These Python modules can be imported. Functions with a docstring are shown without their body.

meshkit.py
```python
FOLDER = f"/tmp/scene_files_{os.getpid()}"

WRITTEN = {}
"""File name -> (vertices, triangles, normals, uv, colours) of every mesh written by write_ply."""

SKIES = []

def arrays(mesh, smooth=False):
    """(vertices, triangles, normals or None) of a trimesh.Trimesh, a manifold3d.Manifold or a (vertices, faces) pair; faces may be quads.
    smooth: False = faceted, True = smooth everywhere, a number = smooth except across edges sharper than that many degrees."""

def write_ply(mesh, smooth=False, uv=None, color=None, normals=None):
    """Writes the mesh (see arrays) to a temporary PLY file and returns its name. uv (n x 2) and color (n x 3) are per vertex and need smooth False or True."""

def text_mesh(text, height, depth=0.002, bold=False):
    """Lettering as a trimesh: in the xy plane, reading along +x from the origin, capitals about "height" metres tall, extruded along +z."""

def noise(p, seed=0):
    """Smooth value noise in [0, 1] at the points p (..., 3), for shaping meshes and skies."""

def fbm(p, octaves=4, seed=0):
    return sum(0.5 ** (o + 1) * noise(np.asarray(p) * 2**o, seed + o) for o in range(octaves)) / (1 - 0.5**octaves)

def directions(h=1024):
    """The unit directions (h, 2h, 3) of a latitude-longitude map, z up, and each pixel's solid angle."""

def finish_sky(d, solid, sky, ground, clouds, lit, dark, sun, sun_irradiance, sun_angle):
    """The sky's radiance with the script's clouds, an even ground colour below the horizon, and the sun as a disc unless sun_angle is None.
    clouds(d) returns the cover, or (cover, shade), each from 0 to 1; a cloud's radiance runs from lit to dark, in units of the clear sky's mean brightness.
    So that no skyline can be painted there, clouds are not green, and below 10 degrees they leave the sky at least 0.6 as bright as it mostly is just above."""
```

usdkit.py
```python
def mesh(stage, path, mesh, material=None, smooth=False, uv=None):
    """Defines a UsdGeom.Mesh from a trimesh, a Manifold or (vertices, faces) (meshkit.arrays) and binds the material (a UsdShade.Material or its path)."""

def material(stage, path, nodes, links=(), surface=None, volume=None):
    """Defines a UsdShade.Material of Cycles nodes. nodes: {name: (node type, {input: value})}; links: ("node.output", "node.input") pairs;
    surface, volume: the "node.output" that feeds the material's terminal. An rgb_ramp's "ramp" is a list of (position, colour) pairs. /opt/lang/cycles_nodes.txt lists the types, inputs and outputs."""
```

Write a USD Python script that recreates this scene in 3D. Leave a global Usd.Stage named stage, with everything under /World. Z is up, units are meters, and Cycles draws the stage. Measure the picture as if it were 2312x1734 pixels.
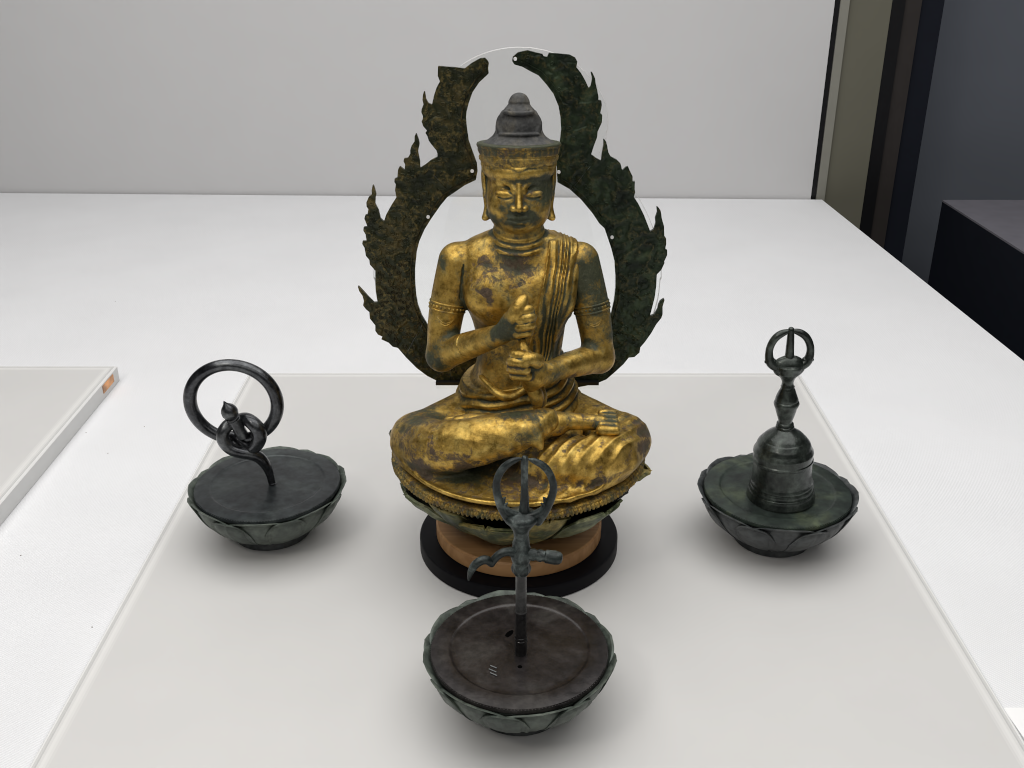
import math, numpy as np, trimesh, usdkit, meshkit
import shapely
from shapely.geometry import Polygon, Point
from shapely import affinity
from scipy.interpolate import PchipInterpolator
from pxr import Usd, UsdGeom, UsdLux, UsdShade, Gf, Sdf, Vt
PI = math.pi
rng = np.random.default_rng(7)
stage = Usd.Stage.CreateInMemory()
UsdGeom.SetStageUpAxis(stage, UsdGeom.Tokens.z); UsdGeom.SetStageMetersPerUnit(stage, 1.0)
UsdGeom.Xform.Define(stage, '/World'); UsdGeom.Scope.Define(stage, '/World/Looks')

# ------------------------------------------------------------------ camera, lamps, exposure
CAM = np.array([0.0, 0.0, 0.45346]); PITCH = 0.43362; FPX = 2351.6   # focal length in pixels of the 2312 px wide photograph
cam = UsdGeom.Camera.Define(stage, '/World/camera')
cam.CreateHorizontalApertureAttr(36.0); cam.CreateVerticalApertureAttr(27.0)
cam.CreateFocalLengthAttr(36.0 * FPX / 2312); cam.CreateClippingRangeAttr(Gf.Vec2f(0.02, 100))
cam.AddTranslateOp().Set(Gf.Vec3d(*CAM)); cam.AddRotateXOp().Set(90 - math.degrees(PITCH))
cam.CreateExposureAttr(0.0)

def rect_light(name, pos, target, w, h, power, color):
    l = UsdLux.RectLight.Define(stage, '/World/' + name)
    l.CreateWidthAttr(w); l.CreateHeightAttr(h); l.CreateIntensityAttr(power); l.CreateColorAttr(Gf.Vec3f(*color))
    d = np.array(target, float) - np.array(pos, float); d /= np.linalg.norm(d)
    up = np.array([0, 1, 0.0]) if abs(d[2]) > .9 else np.array([0, 0, 1.0])
    x = np.cross(d, up); x /= np.linalg.norm(x); y = np.cross(x, d)
    m = Gf.Matrix4d(*x, 0, *y, 0, *(-d), 0, *pos, 1)
    l.AddTransformOp().Set(m)
    return l
rect_light('case_ceiling_lamp', (0.0, 0.70, 1.30), (0.0, 0.70, 0), 2.2, 1.6, 2.42, (1.0, 0.985, 0.965))
rect_light('added_front_fill', (0.15, -0.75, 1.15), (0.05, 0.8, 0.0), 2.4, 0.7, 1.0, (1.0, 0.98, 0.96))  # added fill light that softens the shadows, not a fitting of the case
rect_light('case_front_lamp', (-0.62, -0.10, 1.05), (0.0, 0.7, 0.15), 0.26, 0.18, 13.0, (1.0, 0.95, 0.88))

# ------------------------------------------------------------------ helpers
used = {}
def numbered(path):
    n = used.get(path, 0); used[path] = n + 1
    return path if n == 0 else f'{path}_{n:03d}'
def tag(prim, label=None, cat=None, group=None, kind=None):
    prim = prim.GetPrim() if hasattr(prim, 'GetPrim') else prim
    for k, v in (('label', label), ('category', cat), ('group', group), ('kind', kind)):
        if v: prim.SetCustomDataByKey(k, v)
    return prim
def thing(name, label, cat, loc=(0, 0, 0), rot=None, group=None):
    x = UsdGeom.Xform.Define(stage, numbered('/World/' + name)); x.AddTranslateOp().Set(Gf.Vec3d(*map(float, loc)))
    if rot: x.AddRotateXYZOp().Set(Gf.Vec3f(*rot))
    tag(x, label, cat, group); return x
def obj(name, mesh, mat, parent=None, smooth=35, attrs=None):
    base = str(parent.GetPath()) if parent else '/World'
    m = usdkit.mesh(stage, numbered(base + '/' + name), mesh, mat, smooth=smooth)
    for k, v in (attrs or {}).items():
        UsdGeom.PrimvarsAPI(m).CreatePrimvar(k, Sdf.ValueTypeNames.FloatArray, 'vertex').Set(Vt.FloatArray.FromNumpy(np.asarray(v, np.float32)))
    return m
def box(x0, x1, y0, y1, z0, z1):
    b = trimesh.creation.box((x1 - x0, y1 - y0, z1 - z0)); b.apply_translation(((x0 + x1) / 2, (y0 + y1) / 2, (z0 + z1) / 2)); return b
def lathe(profile, n=72, wob=None):
    pr = np.array(profile, float); a = np.arange(n) / n * 2 * PI
    v = np.stack([pr[:, None, 0] * np.cos(a), pr[:, None, 0] * np.sin(a), np.repeat(pr[:, 1][:, None], n, 1)], -1)
    i, j = np.meshgrid(np.arange(len(pr) - 1), np.arange(n), indexing='ij'); j2 = (j + 1) % n
    q = np.stack([i * n + j, i * n + j2, (i + 1) * n + j2, (i + 1) * n + j], -1).reshape(-1, 4)
    return trimesh.Trimesh(v.reshape(-1, 3), np.vstack([q[:, [0, 1, 2]], q[:, [0, 2, 3]]]), process=False)
def catmull(pts, n):
    P = np.array(pts, float); s = np.arange(len(P)); t = np.linspace(0, len(P) - 1, n)
    from scipy.interpolate import CubicSpline
    return CubicSpline(s, P, bc_type='natural')(t)
def tube(pts, radii, n=60, sides=20, closed=False, smooth=True):
    """pts k x 3, radii k: a smooth swept tube with round ends"""
    R = np.array(radii, float) if np.ndim(radii) else np.full(len(pts), radii)
    C = catmull(np.c_[np.array(pts, float), R], n) if smooth else np.c_[np.array(pts, float), R]
    P, R = C[:, :3], np.maximum(C[:, 3], 1e-5); n = len(P)
    T = np.gradient(P, axis=0); T /= np.linalg.norm(T, axis=1, keepdims=True)
    u = np.cross(T[0], [0.31, 0.2, 0.93]); u /= np.linalg.norm(u); U = [u]
    for k in range(1, n):
        u = U[-1] - T[k] * (U[-1] @ T[k]); U.append(u / np.linalg.norm(u))
    U = np.array(U); V = np.cross(T, U)
    if not closed:   # rounded ends
        def cap(i, s):
            ks = np.array([0.0, .35, .65, .88]); out = []
            for c in ks: out.append((P[i] + s * T[i] * R[i] * np.sqrt(1 - c * c) * .9, max(R[i] * c, 1e-5), U[i], V[i]))
            return out
        c0, c1 = cap(0, -1), cap(-1, 1)[::-1]
        P = np.vstack([[c[0] for c in c0], P, [c[0] for c in c1]]); R = np.r_[[c[1] for c in c0], R, [c[1] for c in c1]]
        U = np.vstack([[c[2] for c in c0], U, [c[2] for c in c1]]); V = np.vstack([[c[3] for c in c0], V, [c[3] for c in c1]])
    a = np.arange(sides) / sides * 2 * PI
    v = P[:, None] + R[:, None, None] * (np.cos(a)[None, :, None] * U[:, None] + np.sin(a)[None, :, None] * V[:, None])
    m = len(P); i, j = np.meshgrid(np.arange(m if closed else m - 1), np.arange(sides), indexing='ij'); i2 = (i + 1) % m; j2 = (j + 1) % sides
    q = np.stack([i * sides + j, i * sides + j2, i2 * sides + j2, i2 * sides + j], -1).reshape(-1, 4)
    return trimesh.Trimesh(v.reshape(-1, 3), np.vstack([q[:, [0, 1, 2]], q[:, [0, 2, 3]]]), process=False)
def join(*m): return trimesh.util.concatenate([x for x in m])
def roughen(m, amp, scale, seed=0):
    m = m.copy(); n = m.vertex_normals
    m.vertices = m.vertices + n * ((meshkit.fbm(m.vertices * scale, 3, seed) - .5) * 2 * amp)[:, None]; return m

# pixels of the 2212 px wide view of the photograph <-> points at a chosen depth
KD = 2312 / 2212
def ray(px, py):
    a = (px * KD - 1156) / FPX; b = -(py * KD - 867) / FPX
    return np.array([a, math.cos(PITCH) + b * math.sin(PITCH), -math.sin(PITCH) + b * math.cos(PITCH)])
def at_y(px, py, Y): r = ray(px, py); return CAM + r * Y / r[1]
def at_z(px, py, Z): r = ray(px, py); return CAM + r * (Z - CAM[2]) / r[2]
SX, SY = 0.0045, 0.685            # axis of the statue
def L(px, py, yl): return at_y(px, py, SY + yl) - np.array([SX, SY, 0])

# ------------------------------------------------------------------ materials
def mat(name, nodes, links, surface='p.BSDF', volume=None):
    return usdkit.material(stage, '/World/Looks/' + name, nodes, links, surface=surface, volume=volume)
def plain(name, col, rough=.5, metal=0., spec=.5, var=.06, scale=40, bump=0.0, bscale=300):
    c = np.array(col)
    nodes = {'tc': ('texture_coordinate', {}), 'n': ('noise_texture', {'scale': scale, 'detail': 4.}),
             'r': ('rgb_ramp', {'ramp': [(.3, tuple(c * (1 - var))), (.7, tuple(np.minimum(c * (1 + var), 1)))]}),
             'p': ('principled_bsdf', {'roughness': rough, 'metallic': metal, 'specular_ior_level': spec})}
    links = [('tc.object', 'n.vector'), ('n.fac', 'r.fac'), ('r.color', 'p.base_color')]
    if bump:
        nodes['nb'] = ('noise_texture', {'scale': bscale, 'detail': 3.}); nodes['b'] = ('bump', {'strength': bump, 'distance': .001})
        links += [('tc.object', 'nb.vector'), ('nb.fac', 'b.height'), ('b.normal', 'p.normal')]
    return mat(name, nodes, links)

def bronze(name, c_dark, c_mid, c_hi, scale=55, rough=(.32, .6), metal=.35, bump=.35, bscale=260, lo=.33, hi=.68, coat=0.):
    nodes = {'tc': ('texture_coordinate', {}),
             'n': ('noise_texture', {'scale': scale, 'detail': 6., 'roughness': .62, 'distortion': .4}),
             'n2': ('noise_texture', {'scale': scale * 5.5, 'detail': 4., 'roughness': .6}),
             'r': ('rgb_ramp', {'ramp': [(lo, c_dark), (.5, c_mid), (hi, c_hi)]}),
             'r2': ('rgb_ramp', {'ramp': [(.35, (.6, .6, .6)), (.65, (1.25, 1.25, 1.25))]}),
             'mx': ('mix_color', {'blend_type': 'multiply', 'fac': 1.0}),
             'rr': ('map_range', {'from_min': .3, 'from_max': .7, 'to_min': rough[0], 'to_max': rough[1], 'clamp': True}),
             'nb': ('noise_texture', {'scale': bscale, 'detail': 5., 'roughness': .6}), 'b': ('bump', {'strength': bump, 'distance': .0012}),
             'p': ('principled_bsdf', {'metallic': metal, 'coat_weight': coat, 'coat_roughness': .16})}
    links = [('tc.object', 'n.vector'), ('tc.object', 'n2.vector'), ('tc.object', 'nb.vector'), ('n.fac', 'r.fac'), ('n2.fac', 'r2.fac'),
             ('r.color', 'mx.a'), ('r2.color', 'mx.b'), ('mx.result', 'p.base_color'), ('n.fac', 'rr.value'), ('rr.result', 'p.roughness'),
             ('nb.fac', 'b.height'), ('b.normal', 'p.normal')]
    return mat(name, nodes, links)

def twill():
    # white twill cloth: fine ribs running at 45 degrees, mirrored about the middle seam as on a herringbone weave
    nodes = {'tc': ('texture_coordinate', {}), 's': ('separate_xyz', {}), 'ab': ('math', {'math_type': 'absolute'}), 'cb': ('combine_xyz', {}),
             'mp': ('mapping', {'rotation': (0, 0, math.radians(-43))}),
             'w': ('wave_texture', {'wave_type': 'bands', 'bands_direction': 'x', 'profile': 'sine', 'scale': 158., 'distortion': .8, 'detail': 2., 'detail_scale': 3.}),
             'n': ('noise_texture', {'scale': 900., 'detail': 2.}), 'n2': ('noise_texture', {'scale': 9., 'detail': 3.}),
             'r': ('rgb_ramp', {'ramp': [(0., (.765, .772, .79)), (1., (.855, .862, .88))]}),
             'r2': ('rgb_ramp', {'ramp': [(.3, (.965, .965, .965)), (.7, (1., 1., 1.))]}), 'mx': ('mix_color', {'blend_type': 'multiply', 'fac': 1.}),
             'ad': ('math', {'math_type': 'multiply_add', 'value2': .35}),
             'b': ('bump', {'strength': .35, 'distance': .0006}), 'p': ('principled_bsdf', {'roughness': .85, 'specular_ior_level': .2, 'sheen_weight': .1})}
    links = [('tc.object', 's.vector'), ('s.x', 'ab.value1'), ('ab.value', 'cb.x'), ('s.y', 'cb.y'), ('cb.vector', 'mp.vector'), ('mp.vector', 'w.vector'),
             ('tc.object', 'n.vector'), ('tc.object', 'n2.vector'), ('w.fac', 'r.fac'), ('n2.fac', 'r2.fac'), ('r.color', 'mx.a'), ('r2.color', 'mx.b'), ('mx.result', 'p.base_color'),
             ('n.fac', 'ad.value1'), ('w.fac', 'ad.value3'), ('ad.value', 'b.height'), ('b.normal', 'p.normal')]
    return mat('white_twill', nodes, links)
M = {}
M['twill'] = twill()
M['wall'] = plain('pale_wall_cloth', (.615, .612, .615), .9, spec=.1, var=.008, scale=14, bump=.03, bscale=1400)
M['frost'] = plain('frosted_acrylic', (.64, .635, .625), .42, spec=.35, var=.015, scale=14)
M['frost_edge'] = plain('polished_acrylic_edge', (.80, .80, .79), .2, spec=.6, var=.01)
M['frost_side'] = plain('acrylic_side', (.60, .60, .59), .25, spec=.5, var=.02)
for k_, c_ in enumerate((.70, .755, .725, .675)): M['frost_band_%d' % k_] = plain('acrylic_painted_glow_%d' % k_, (c_, c_ * .993, c_ * .975), .35, spec=.4, var=.01)  # stepped lighter tones paint the glow caught inside the acrylic edge
M['chip'] = plain('painted_gold_reflection', (.62, .26, .07), .3, var=.5, scale=90)  # orange of a reflection, put into the colour
M['olive'] = plain('olive_panel', (.155, .15, .115), .35, var=.03, scale=10)
M['olive_light'] = plain('pale_bead', (.27, .265, .23), .3, var=.03)
M['black'] = plain('black_metal', (.006, .006, .007), .4)
M['brown_black'] = plain('dark_brown_frame', (.035, .03, .028), .4)
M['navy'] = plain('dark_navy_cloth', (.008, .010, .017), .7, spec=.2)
M['slate'] = plain('slate_glass_wall', (.15, .165, .195), .55, spec=.2, var=.15, scale=1.8)
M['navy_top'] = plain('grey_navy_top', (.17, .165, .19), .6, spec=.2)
M['floor'] = plain('dark_floor', (.02, .02, .024), .6)
M['black_disc'] = plain('black_disc', (.0035, .0035, .005), .5, spec=.12, var=.2, bump=.05)
M['hole'] = plain('dark_hole', (.002, .002, .002), .95, spec=0., var=0.)
M['scratch'] = plain('pale_grey_mark', (.16, .17, .175), .5, var=.3, scale=900)
M['card'] = plain('white_card', (.92, .92, .92), .6, spec=.2, var=.0)
M['ink'] = plain('ink', (.03, .03, .03), .6)
M['peg'] = plain('white_peg', (.9, .9, .9), .3, var=.0)
M['speck'] = plain('brown_speck', (.12, .08, .05), .8)
def wood():
    nodes = {'tc': ('texture_coordinate', {}), 'mp': ('mapping', {'scale': (14., 160., 60.)}), 'n': ('noise_texture', {'scale': 1.0, 'detail': 5., 'distortion': .8}),
             'r': ('rgb_ramp', {'ramp': [(.25, (.30, .15, .058)), (.6, (.45, .25, .11)), (.8, (.52, .31, .15))]}),
             'p': ('principled_bsdf', {'roughness': .5, 'specular_ior_level': .3})}
    return mat('pale_wood', nodes, [('tc.object', 'mp.vector'), ('mp.vector', 'n.vector'), ('n.fac', 'r.fac'), ('r.color', 'p.base_color')])
M['wood'] = wood()
M['ring'] = bronze('black_bronze', (.024, .025, .029), (.050, .053, .059), (.12, .128, .132), scale=60, rough=(.22, .38), metal=.8, bump=.16, coat=.6)
M['plate_dark'] = bronze('slate_bronze_plate', (.018, .021, .023), (.030, .036, .038), (.050, .060, .058), scale=30, rough=(.26, .40), metal=.3, bump=.10)
M['plate_green'] = bronze('green_bronze_plate', (.014, .020, .018), (.030, .043, .034), (.085, .105, .060), scale=26, rough=(.38, .55), metal=.3, bump=.2)
M['plate_brown'] = bronze('brown_bronze_plate', (.014, .012, .012), (.025, .021, .021), (.050, .046, .043), scale=34, rough=(.22, .36), metal=.3, bump=.12)
M['bowl_green'] = bronze('grey_green_bronze', (.040, .052, .044), (.075, .092, .078), (.12, .14, .115), scale=32, rough=(.38, .55), metal=.25, bump=.2)
M['bowl_dark'] = bronze('dark_bronze_petals', (.028, .032, .034), (.052, .058, .060), (.095, .102, .100), scale=32, rough=(.34, .5), metal=.3, bump=.2)
M['bell'] = bronze('green_black_bronze', (.018, .022, .020), (.040, .049, .043), (.10, .12, .104), scale=48, rough=(.26, .44), metal=.65, coat=.35, bump=.25)
M['shaft'] = bronze('smooth_dark_shaft', (.010, .009, .010), (.022, .021, .021), (.060, .062, .060), scale=50, rough=(.24, .42), metal=.5, bump=.12, coat=.3)
M['vajra'] = bronze('verdigris_bronze', (.006, .009, .009), (.028, .037, .035), (.17, .20, .19), scale=70, rough=(.30, .55), metal=.35, bump=.25)
M['halo'] = bronze('dark_gilt_halo', (.008, .009, .005), (.026, .026, .011), (.095, .072, .024), scale=75, rough=(.36, .6), metal=.4, bump=.9, bscale=330)
M['halo_green'] = bronze('dark_green_halo', (.005, .007, .005), (.014, .023, .012), (.055, .078, .046), scale=62, rough=(.36, .6), metal=.4, bump=.8, bscale=330)
M['scroll'] = bronze('gilt_scroll', (.010, .010, .004), (.04, .033, .012), (.11, .082, .028), scale=60, rough=(.35, .55), metal=.6, bump=.4)
M['pedestal'] = bronze('green_gilt_petal', (.022, .032, .013), (.075, .09, .034), (.42, .32, .10), scale=42, rough=(.36, .6), metal=.35, bump=.4)
M['petal_pale'] = bronze('pale_green_petal', (.05, .065, .030), (.145, .165, .085), (.34, .33, .18), scale=46, rough=(.4, .6), metal=.25, bump=.35)
M['pedestal_dark'] = bronze('black_green_bowl', (.004, .005, .004), (.010, .012, .009), (.025, .028, .018), scale=38, rough=(.4, .6), metal=.3)
M['hair'] = bronze('grey_hair', (.028, .029, .030), (.062, .062, .060), (.125, .112, .085), scale=60, rough=(.6, .8), metal=.05, bump=.5)
def chased(name, c_dark, c_mid, c_hi, scale, gilt, amount):
    # chased bronze: swirling raised lines with traces of gilding on the crests
    nodes = {'tc': ('texture_coordinate', {}), 'n': ('noise_texture', {'scale': scale, 'detail': 7., 'roughness': .66, 'distortion': .5}), 'nf': ('noise_texture', {'scale': 420., 'detail': 5., 'roughness': .65}),
             'w': ('wave_texture', {'wave_type': 'rings', 'rings_direction': 'spherical', 'profile': 'sine', 'scale': 34., 'distortion': 14., 'detail': 2.5, 'detail_scale': 1.6, 'detail_roughness': .6}),
             'r': ('rgb_ramp', {'ramp': [(.33, c_dark), (.5, c_mid), (.68, c_hi)]}), 'wr': ('map_range', {'from_min': .55, 'from_max': .95, 'clamp': True}), 'nr': ('map_range', {'from_min': .44, 'from_max': .66, 'clamp': True}),
             'm': ('math', {'math_type': 'multiply'}), 'm2': ('math', {'math_type': 'multiply', 'value2': amount}), 'mx': ('mix_color', {'b': gilt}),
             'h': ('math', {'math_type': 'multiply_add', 'value2': .5}), 'b': ('bump', {'strength': .5, 'distance': .0011}), 'p': ('principled_bsdf', {'metallic': .45, 'roughness': .36})}
    links = [('tc.object', x + '.vector') for x in ('n', 'nf', 'w')] + [('n.fac', 'r.fac'), ('w.fac', 'wr.value'), ('nf.fac', 'nr.value'), ('wr.result', 'm.value1'), ('nr.result', 'm.value2'), ('m.value', 'm2.value1'), ('m2.value', 'mx.fac'),
             ('r.color', 'mx.a'), ('mx.result', 'p.base_color'), ('nf.fac', 'h.value1'), ('w.fac', 'h.value3'), ('h.value', 'b.height'), ('b.normal', 'p.normal')]
    return mat(name, nodes, links)
M['halo'] = chased('dark_gilt_halo_chased', (.007, .010, .004), (.024, .028, .010), (.088, .066, .021), 66, (.22, .165, .055), .65)
M['halo_green'] = chased('dark_green_halo_chased', (.004, .008, .004), (.014, .025, .011), (.046, .070, .034), 60, (.15, .12, .045), .45)
def clear(name, tint, edge=False):
    nodes = {'t': ('transparent_bsdf', {'color': tint}), 'g': ('glossy_bsdf', {'roughness': .02, 'color': (1, 1, 1)}), 'f': ('fresnel', {'IOR': 1.45}), 'm': ('mix_closure', {}), 'ge': ('geometry', {}), 'iv': ('math', {'math_type': 'subtract', 'value1': 1.}), 'mu': ('math', {'math_type': 'multiply'})}
    return mat(name, nodes, [('ge.backfacing', 'iv.value2'), ('iv.value', 'mu.value1'), ('f.fac', 'mu.value2'), ('mu.value', 'm.fac'), ('t.BSDF', 'm.closure1'), ('g.BSDF', 'm.closure2')], surface='m.closure')
M['clear'] = clear('clear_acrylic', (.985, .99, .985))
def gold():
    # worn gilding over bronze: leaf, brown ground and green-grey patina, steered by the carved surface's own wear maps
    nodes = {'tc': ('texture_coordinate', {}),
             'aw': ('attribute', {'attribute': 'wear'}), 'ag': ('attribute', {'attribute': 'green'}),
             'n1': ('noise_texture', {'scale': 135., 'detail': 8., 'roughness': .72, 'distortion': .6}),
             'n2': ('noise_texture', {'scale': 480., 'detail': 6., 'roughness': .72}),
             'n3': ('noise_texture', {'scale': 95., 'detail': 7., 'roughness': .70, 'distortion': .4}),
             'x1': ('map_range', {'from_min': .32, 'from_max': .68, 'to_min': .32, 'to_max': .68}), 'x3': ('map_range', {'from_min': .32, 'from_max': .68, 'to_min': .32, 'to_max': .68}), 'a1': ('math', {'math_type': 'multiply_add', 'value2': .45}), 'a2': ('math', {'math_type': 'add'}),
             'gold': ('rgb_ramp', {'ramp': [(.3, (.40, .248, .052)), (.5, (.585, .388, .095)), (.7, (.76, .555, .170))]}),
             'brown': ('rgb_ramp', {'ramp': [(.35, (.040, .025, .012)), (.65, (.12, .078, .045))]}),
             'green': ('rgb_ramp', {'ramp': [(.3, (.016, .020, .009)), (.55, (.048, .053, .024)), (.75, (.095, .100, .066))]}),
             'lw': ('map_range', {'from_min': .82, 'from_max': .97, 'clamp': True}), 'lg': ('map_range', {'from_min': .76, 'from_max': 1.06, 'clamp': True}),
             'g1': ('math', {'math_type': 'multiply_add', 'value2': .5}), 'g2': ('math', {'math_type': 'add'}),
             'st': ('noise_texture', {'scale': 130., 'detail': 7., 'roughness': .74}), 'sr': ('rgb_ramp', {'ramp': [(.36, (.36, .34, .26)), (.49, (.80, .78, .72)), (.60, (1.06, 1.05, 1.0))]}), 'sm': ('mix_color', {'blend_type': 'multiply', 'fac': 1.}),
             'm1': ('mix_color', {}), 'm2': ('mix_color', {}), 'mm': ('math', {'math_type': 'maximum'}),
             'mt': ('map_range', {'from_min': 0., 'from_max': 1., 'to_min': .86, 'to_max': .12, 'clamp': True}),
             'mr': ('map_range', {'from_min': 0., 'from_max': 1., 'to_min': .38, 'to_max': .58, 'clamp': True}),
             'hb': ('math', {'math_type': 'multiply_add', 'value2': -.5}),
             'b': ('bump', {'strength': .38, 'distance': .0010}), 'p': ('principled_bsdf', {})}
    links = [('tc.object', x + '.vector') for x in ('n1', 'n2', 'n3', 'st')] + [
        ('n2.fac', 'a1.value1'), ('n1.fac', 'x1.value'), ('n3.fac', 'x3.value'), ('x1.result', 'a1.value3'), ('a1.value', 'a2.value1'), ('aw.fac', 'a2.value2'), ('a2.value', 'lw.value'),
        ('n2.fac', 'g1.value1'), ('x3.result', 'g1.value3'), ('g1.value', 'g2.value1'), ('ag.fac', 'g2.value2'), ('g2.value', 'lg.value'),
        ('n3.fac', 'gold.fac'), ('n2.fac', 'brown.fac'), ('n2.fac', 'green.fac'),
        ('lw.result', 'm1.fac'), ('st.fac', 'sr.fac'), ('gold.color', 'sm.a'), ('sr.color', 'sm.b'), ('sm.result', 'm1.a'), ('brown.color', 'm1.b'), ('lg.result', 'm2.fac'), ('m1.result', 'm2.a'), ('green.color', 'm2.b'),
        ('m2.result', 'p.base_color'), ('lw.result', 'mm.value1'), ('lg.result', 'mm.value2'), ('mm.value', 'mt.value'), ('mm.value', 'mr.value'),
        ('mt.result', 'p.metallic'), ('mr.result', 'p.roughness'), ('lw.result', 'hb.value1'), ('n2.fac', 'hb.value3'), ('hb.value', 'b.height'), ('b.normal', 'p.normal')]
    return mat('worn_gilding', nodes, links)
M['gold'] = gold()

# ------------------------------------------------------------------ the setting
TZ = -0.0055                                   # table top; the sheet's top face is z = 0
def prism(poly, z0, z1):
    m = trimesh.creation.extrude_polygon(Polygon(poly), z1 - z0); m.apply_translation((0, 0, z0)); return m
tb = [(-1.6, 1.803), (0.5262, 1.736), (0.572, 0.9), (0.60, -0.35), (-1.6, -0.35)]
tag(obj('table', prism(tb, TZ - .10, TZ), M['twill'], smooth=False), 'white cloth covered display table with fine diagonal weave under all the exhibits', 'display table', kind='structure')
def quadwall(a, b, z0, z1, th, back=1):
    a, b = np.array(a), np.array(b); d = (b - a) / np.linalg.norm(b - a); n = np.array([-d[1], d[0]]) * back * th
    return prism([a, b, b + n, a + n], z0, z1)
tag(obj('back_wall', quadwall((-1.7, 1.81), (0.5085, 1.7415), TZ - .1, 1.32, .03), M['wall'], smooth=False), 'pale grey back wall of the display case', 'wall', kind='structure')
# the dark side of the case at the right: posts and bands, each a thing
def band(name, x0, x1, y, m, label, cat='post', th=.02, top=1.32):
    return tag(obj(name, box(x0, x1, y, y + th, -.9, top), m, smooth=False), label, cat)
band('black_edge_strip', .5085, .5185, 1.748, M['black'], 'thin black strip along the right edge of the pale wall', 'strip')  # plain black strip beside the pale wall
pn = thing('side_panel', 'olive beige upright panel with a pale bead, right of the pale wall', 'panel')
obj('face', box(.5340, .6025, 1.752, 1.772, -.9, 1.32), M['olive'], pn, smooth=False)
obj('bead', box(.5190, .5335, 1.746, 1.772, -.9, 1.32), M['olive_light'], pn, smooth=False)
pf = thing('door_frame', 'black and dark brown upright frame between the olive panel and the slate wall', 'frame')
obj('jamb', box(.603, .6245, 1.754, 1.79, -.9, 1.32), M['black'], pf, smooth=False)
obj('stile', box(.625, .652, 1.758, 1.79, -.9, 1.32), M['brown_black'], pf, smooth=False)
obj('stile', box(.6525, .690, 1.764, 1.79, -.9, 1.32), M['navy'], pf, smooth=False)
tag(obj('slate_wall', box(.60, 2.6, 1.95, 1.99, -.9, 1.32), M['slate'], smooth=False), 'dark slate blue wall beyond the case at the right', 'wall', kind='structure')
tag(obj('floor', box(-2.5, 2.6, -1.0, 2.1, -.95, -.9), M['floor'], smooth=False), None, None, kind='structure')
pl = thing('dark_plinth', 'dark navy cloth covered plinth with greyer top at the far right edge', 'plinth')
px = [(.731, 1.736), (1.45, 1.736), (1.45, .40), (.775, .40)]
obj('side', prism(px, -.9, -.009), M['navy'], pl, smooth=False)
obj('top', prism([(.7305, 1.7365), (1.4505, 1.7365), (1.4505, .3995), (.7745, .3995)], -.009, -.006), M['navy_top'], pl, smooth=False)

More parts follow.
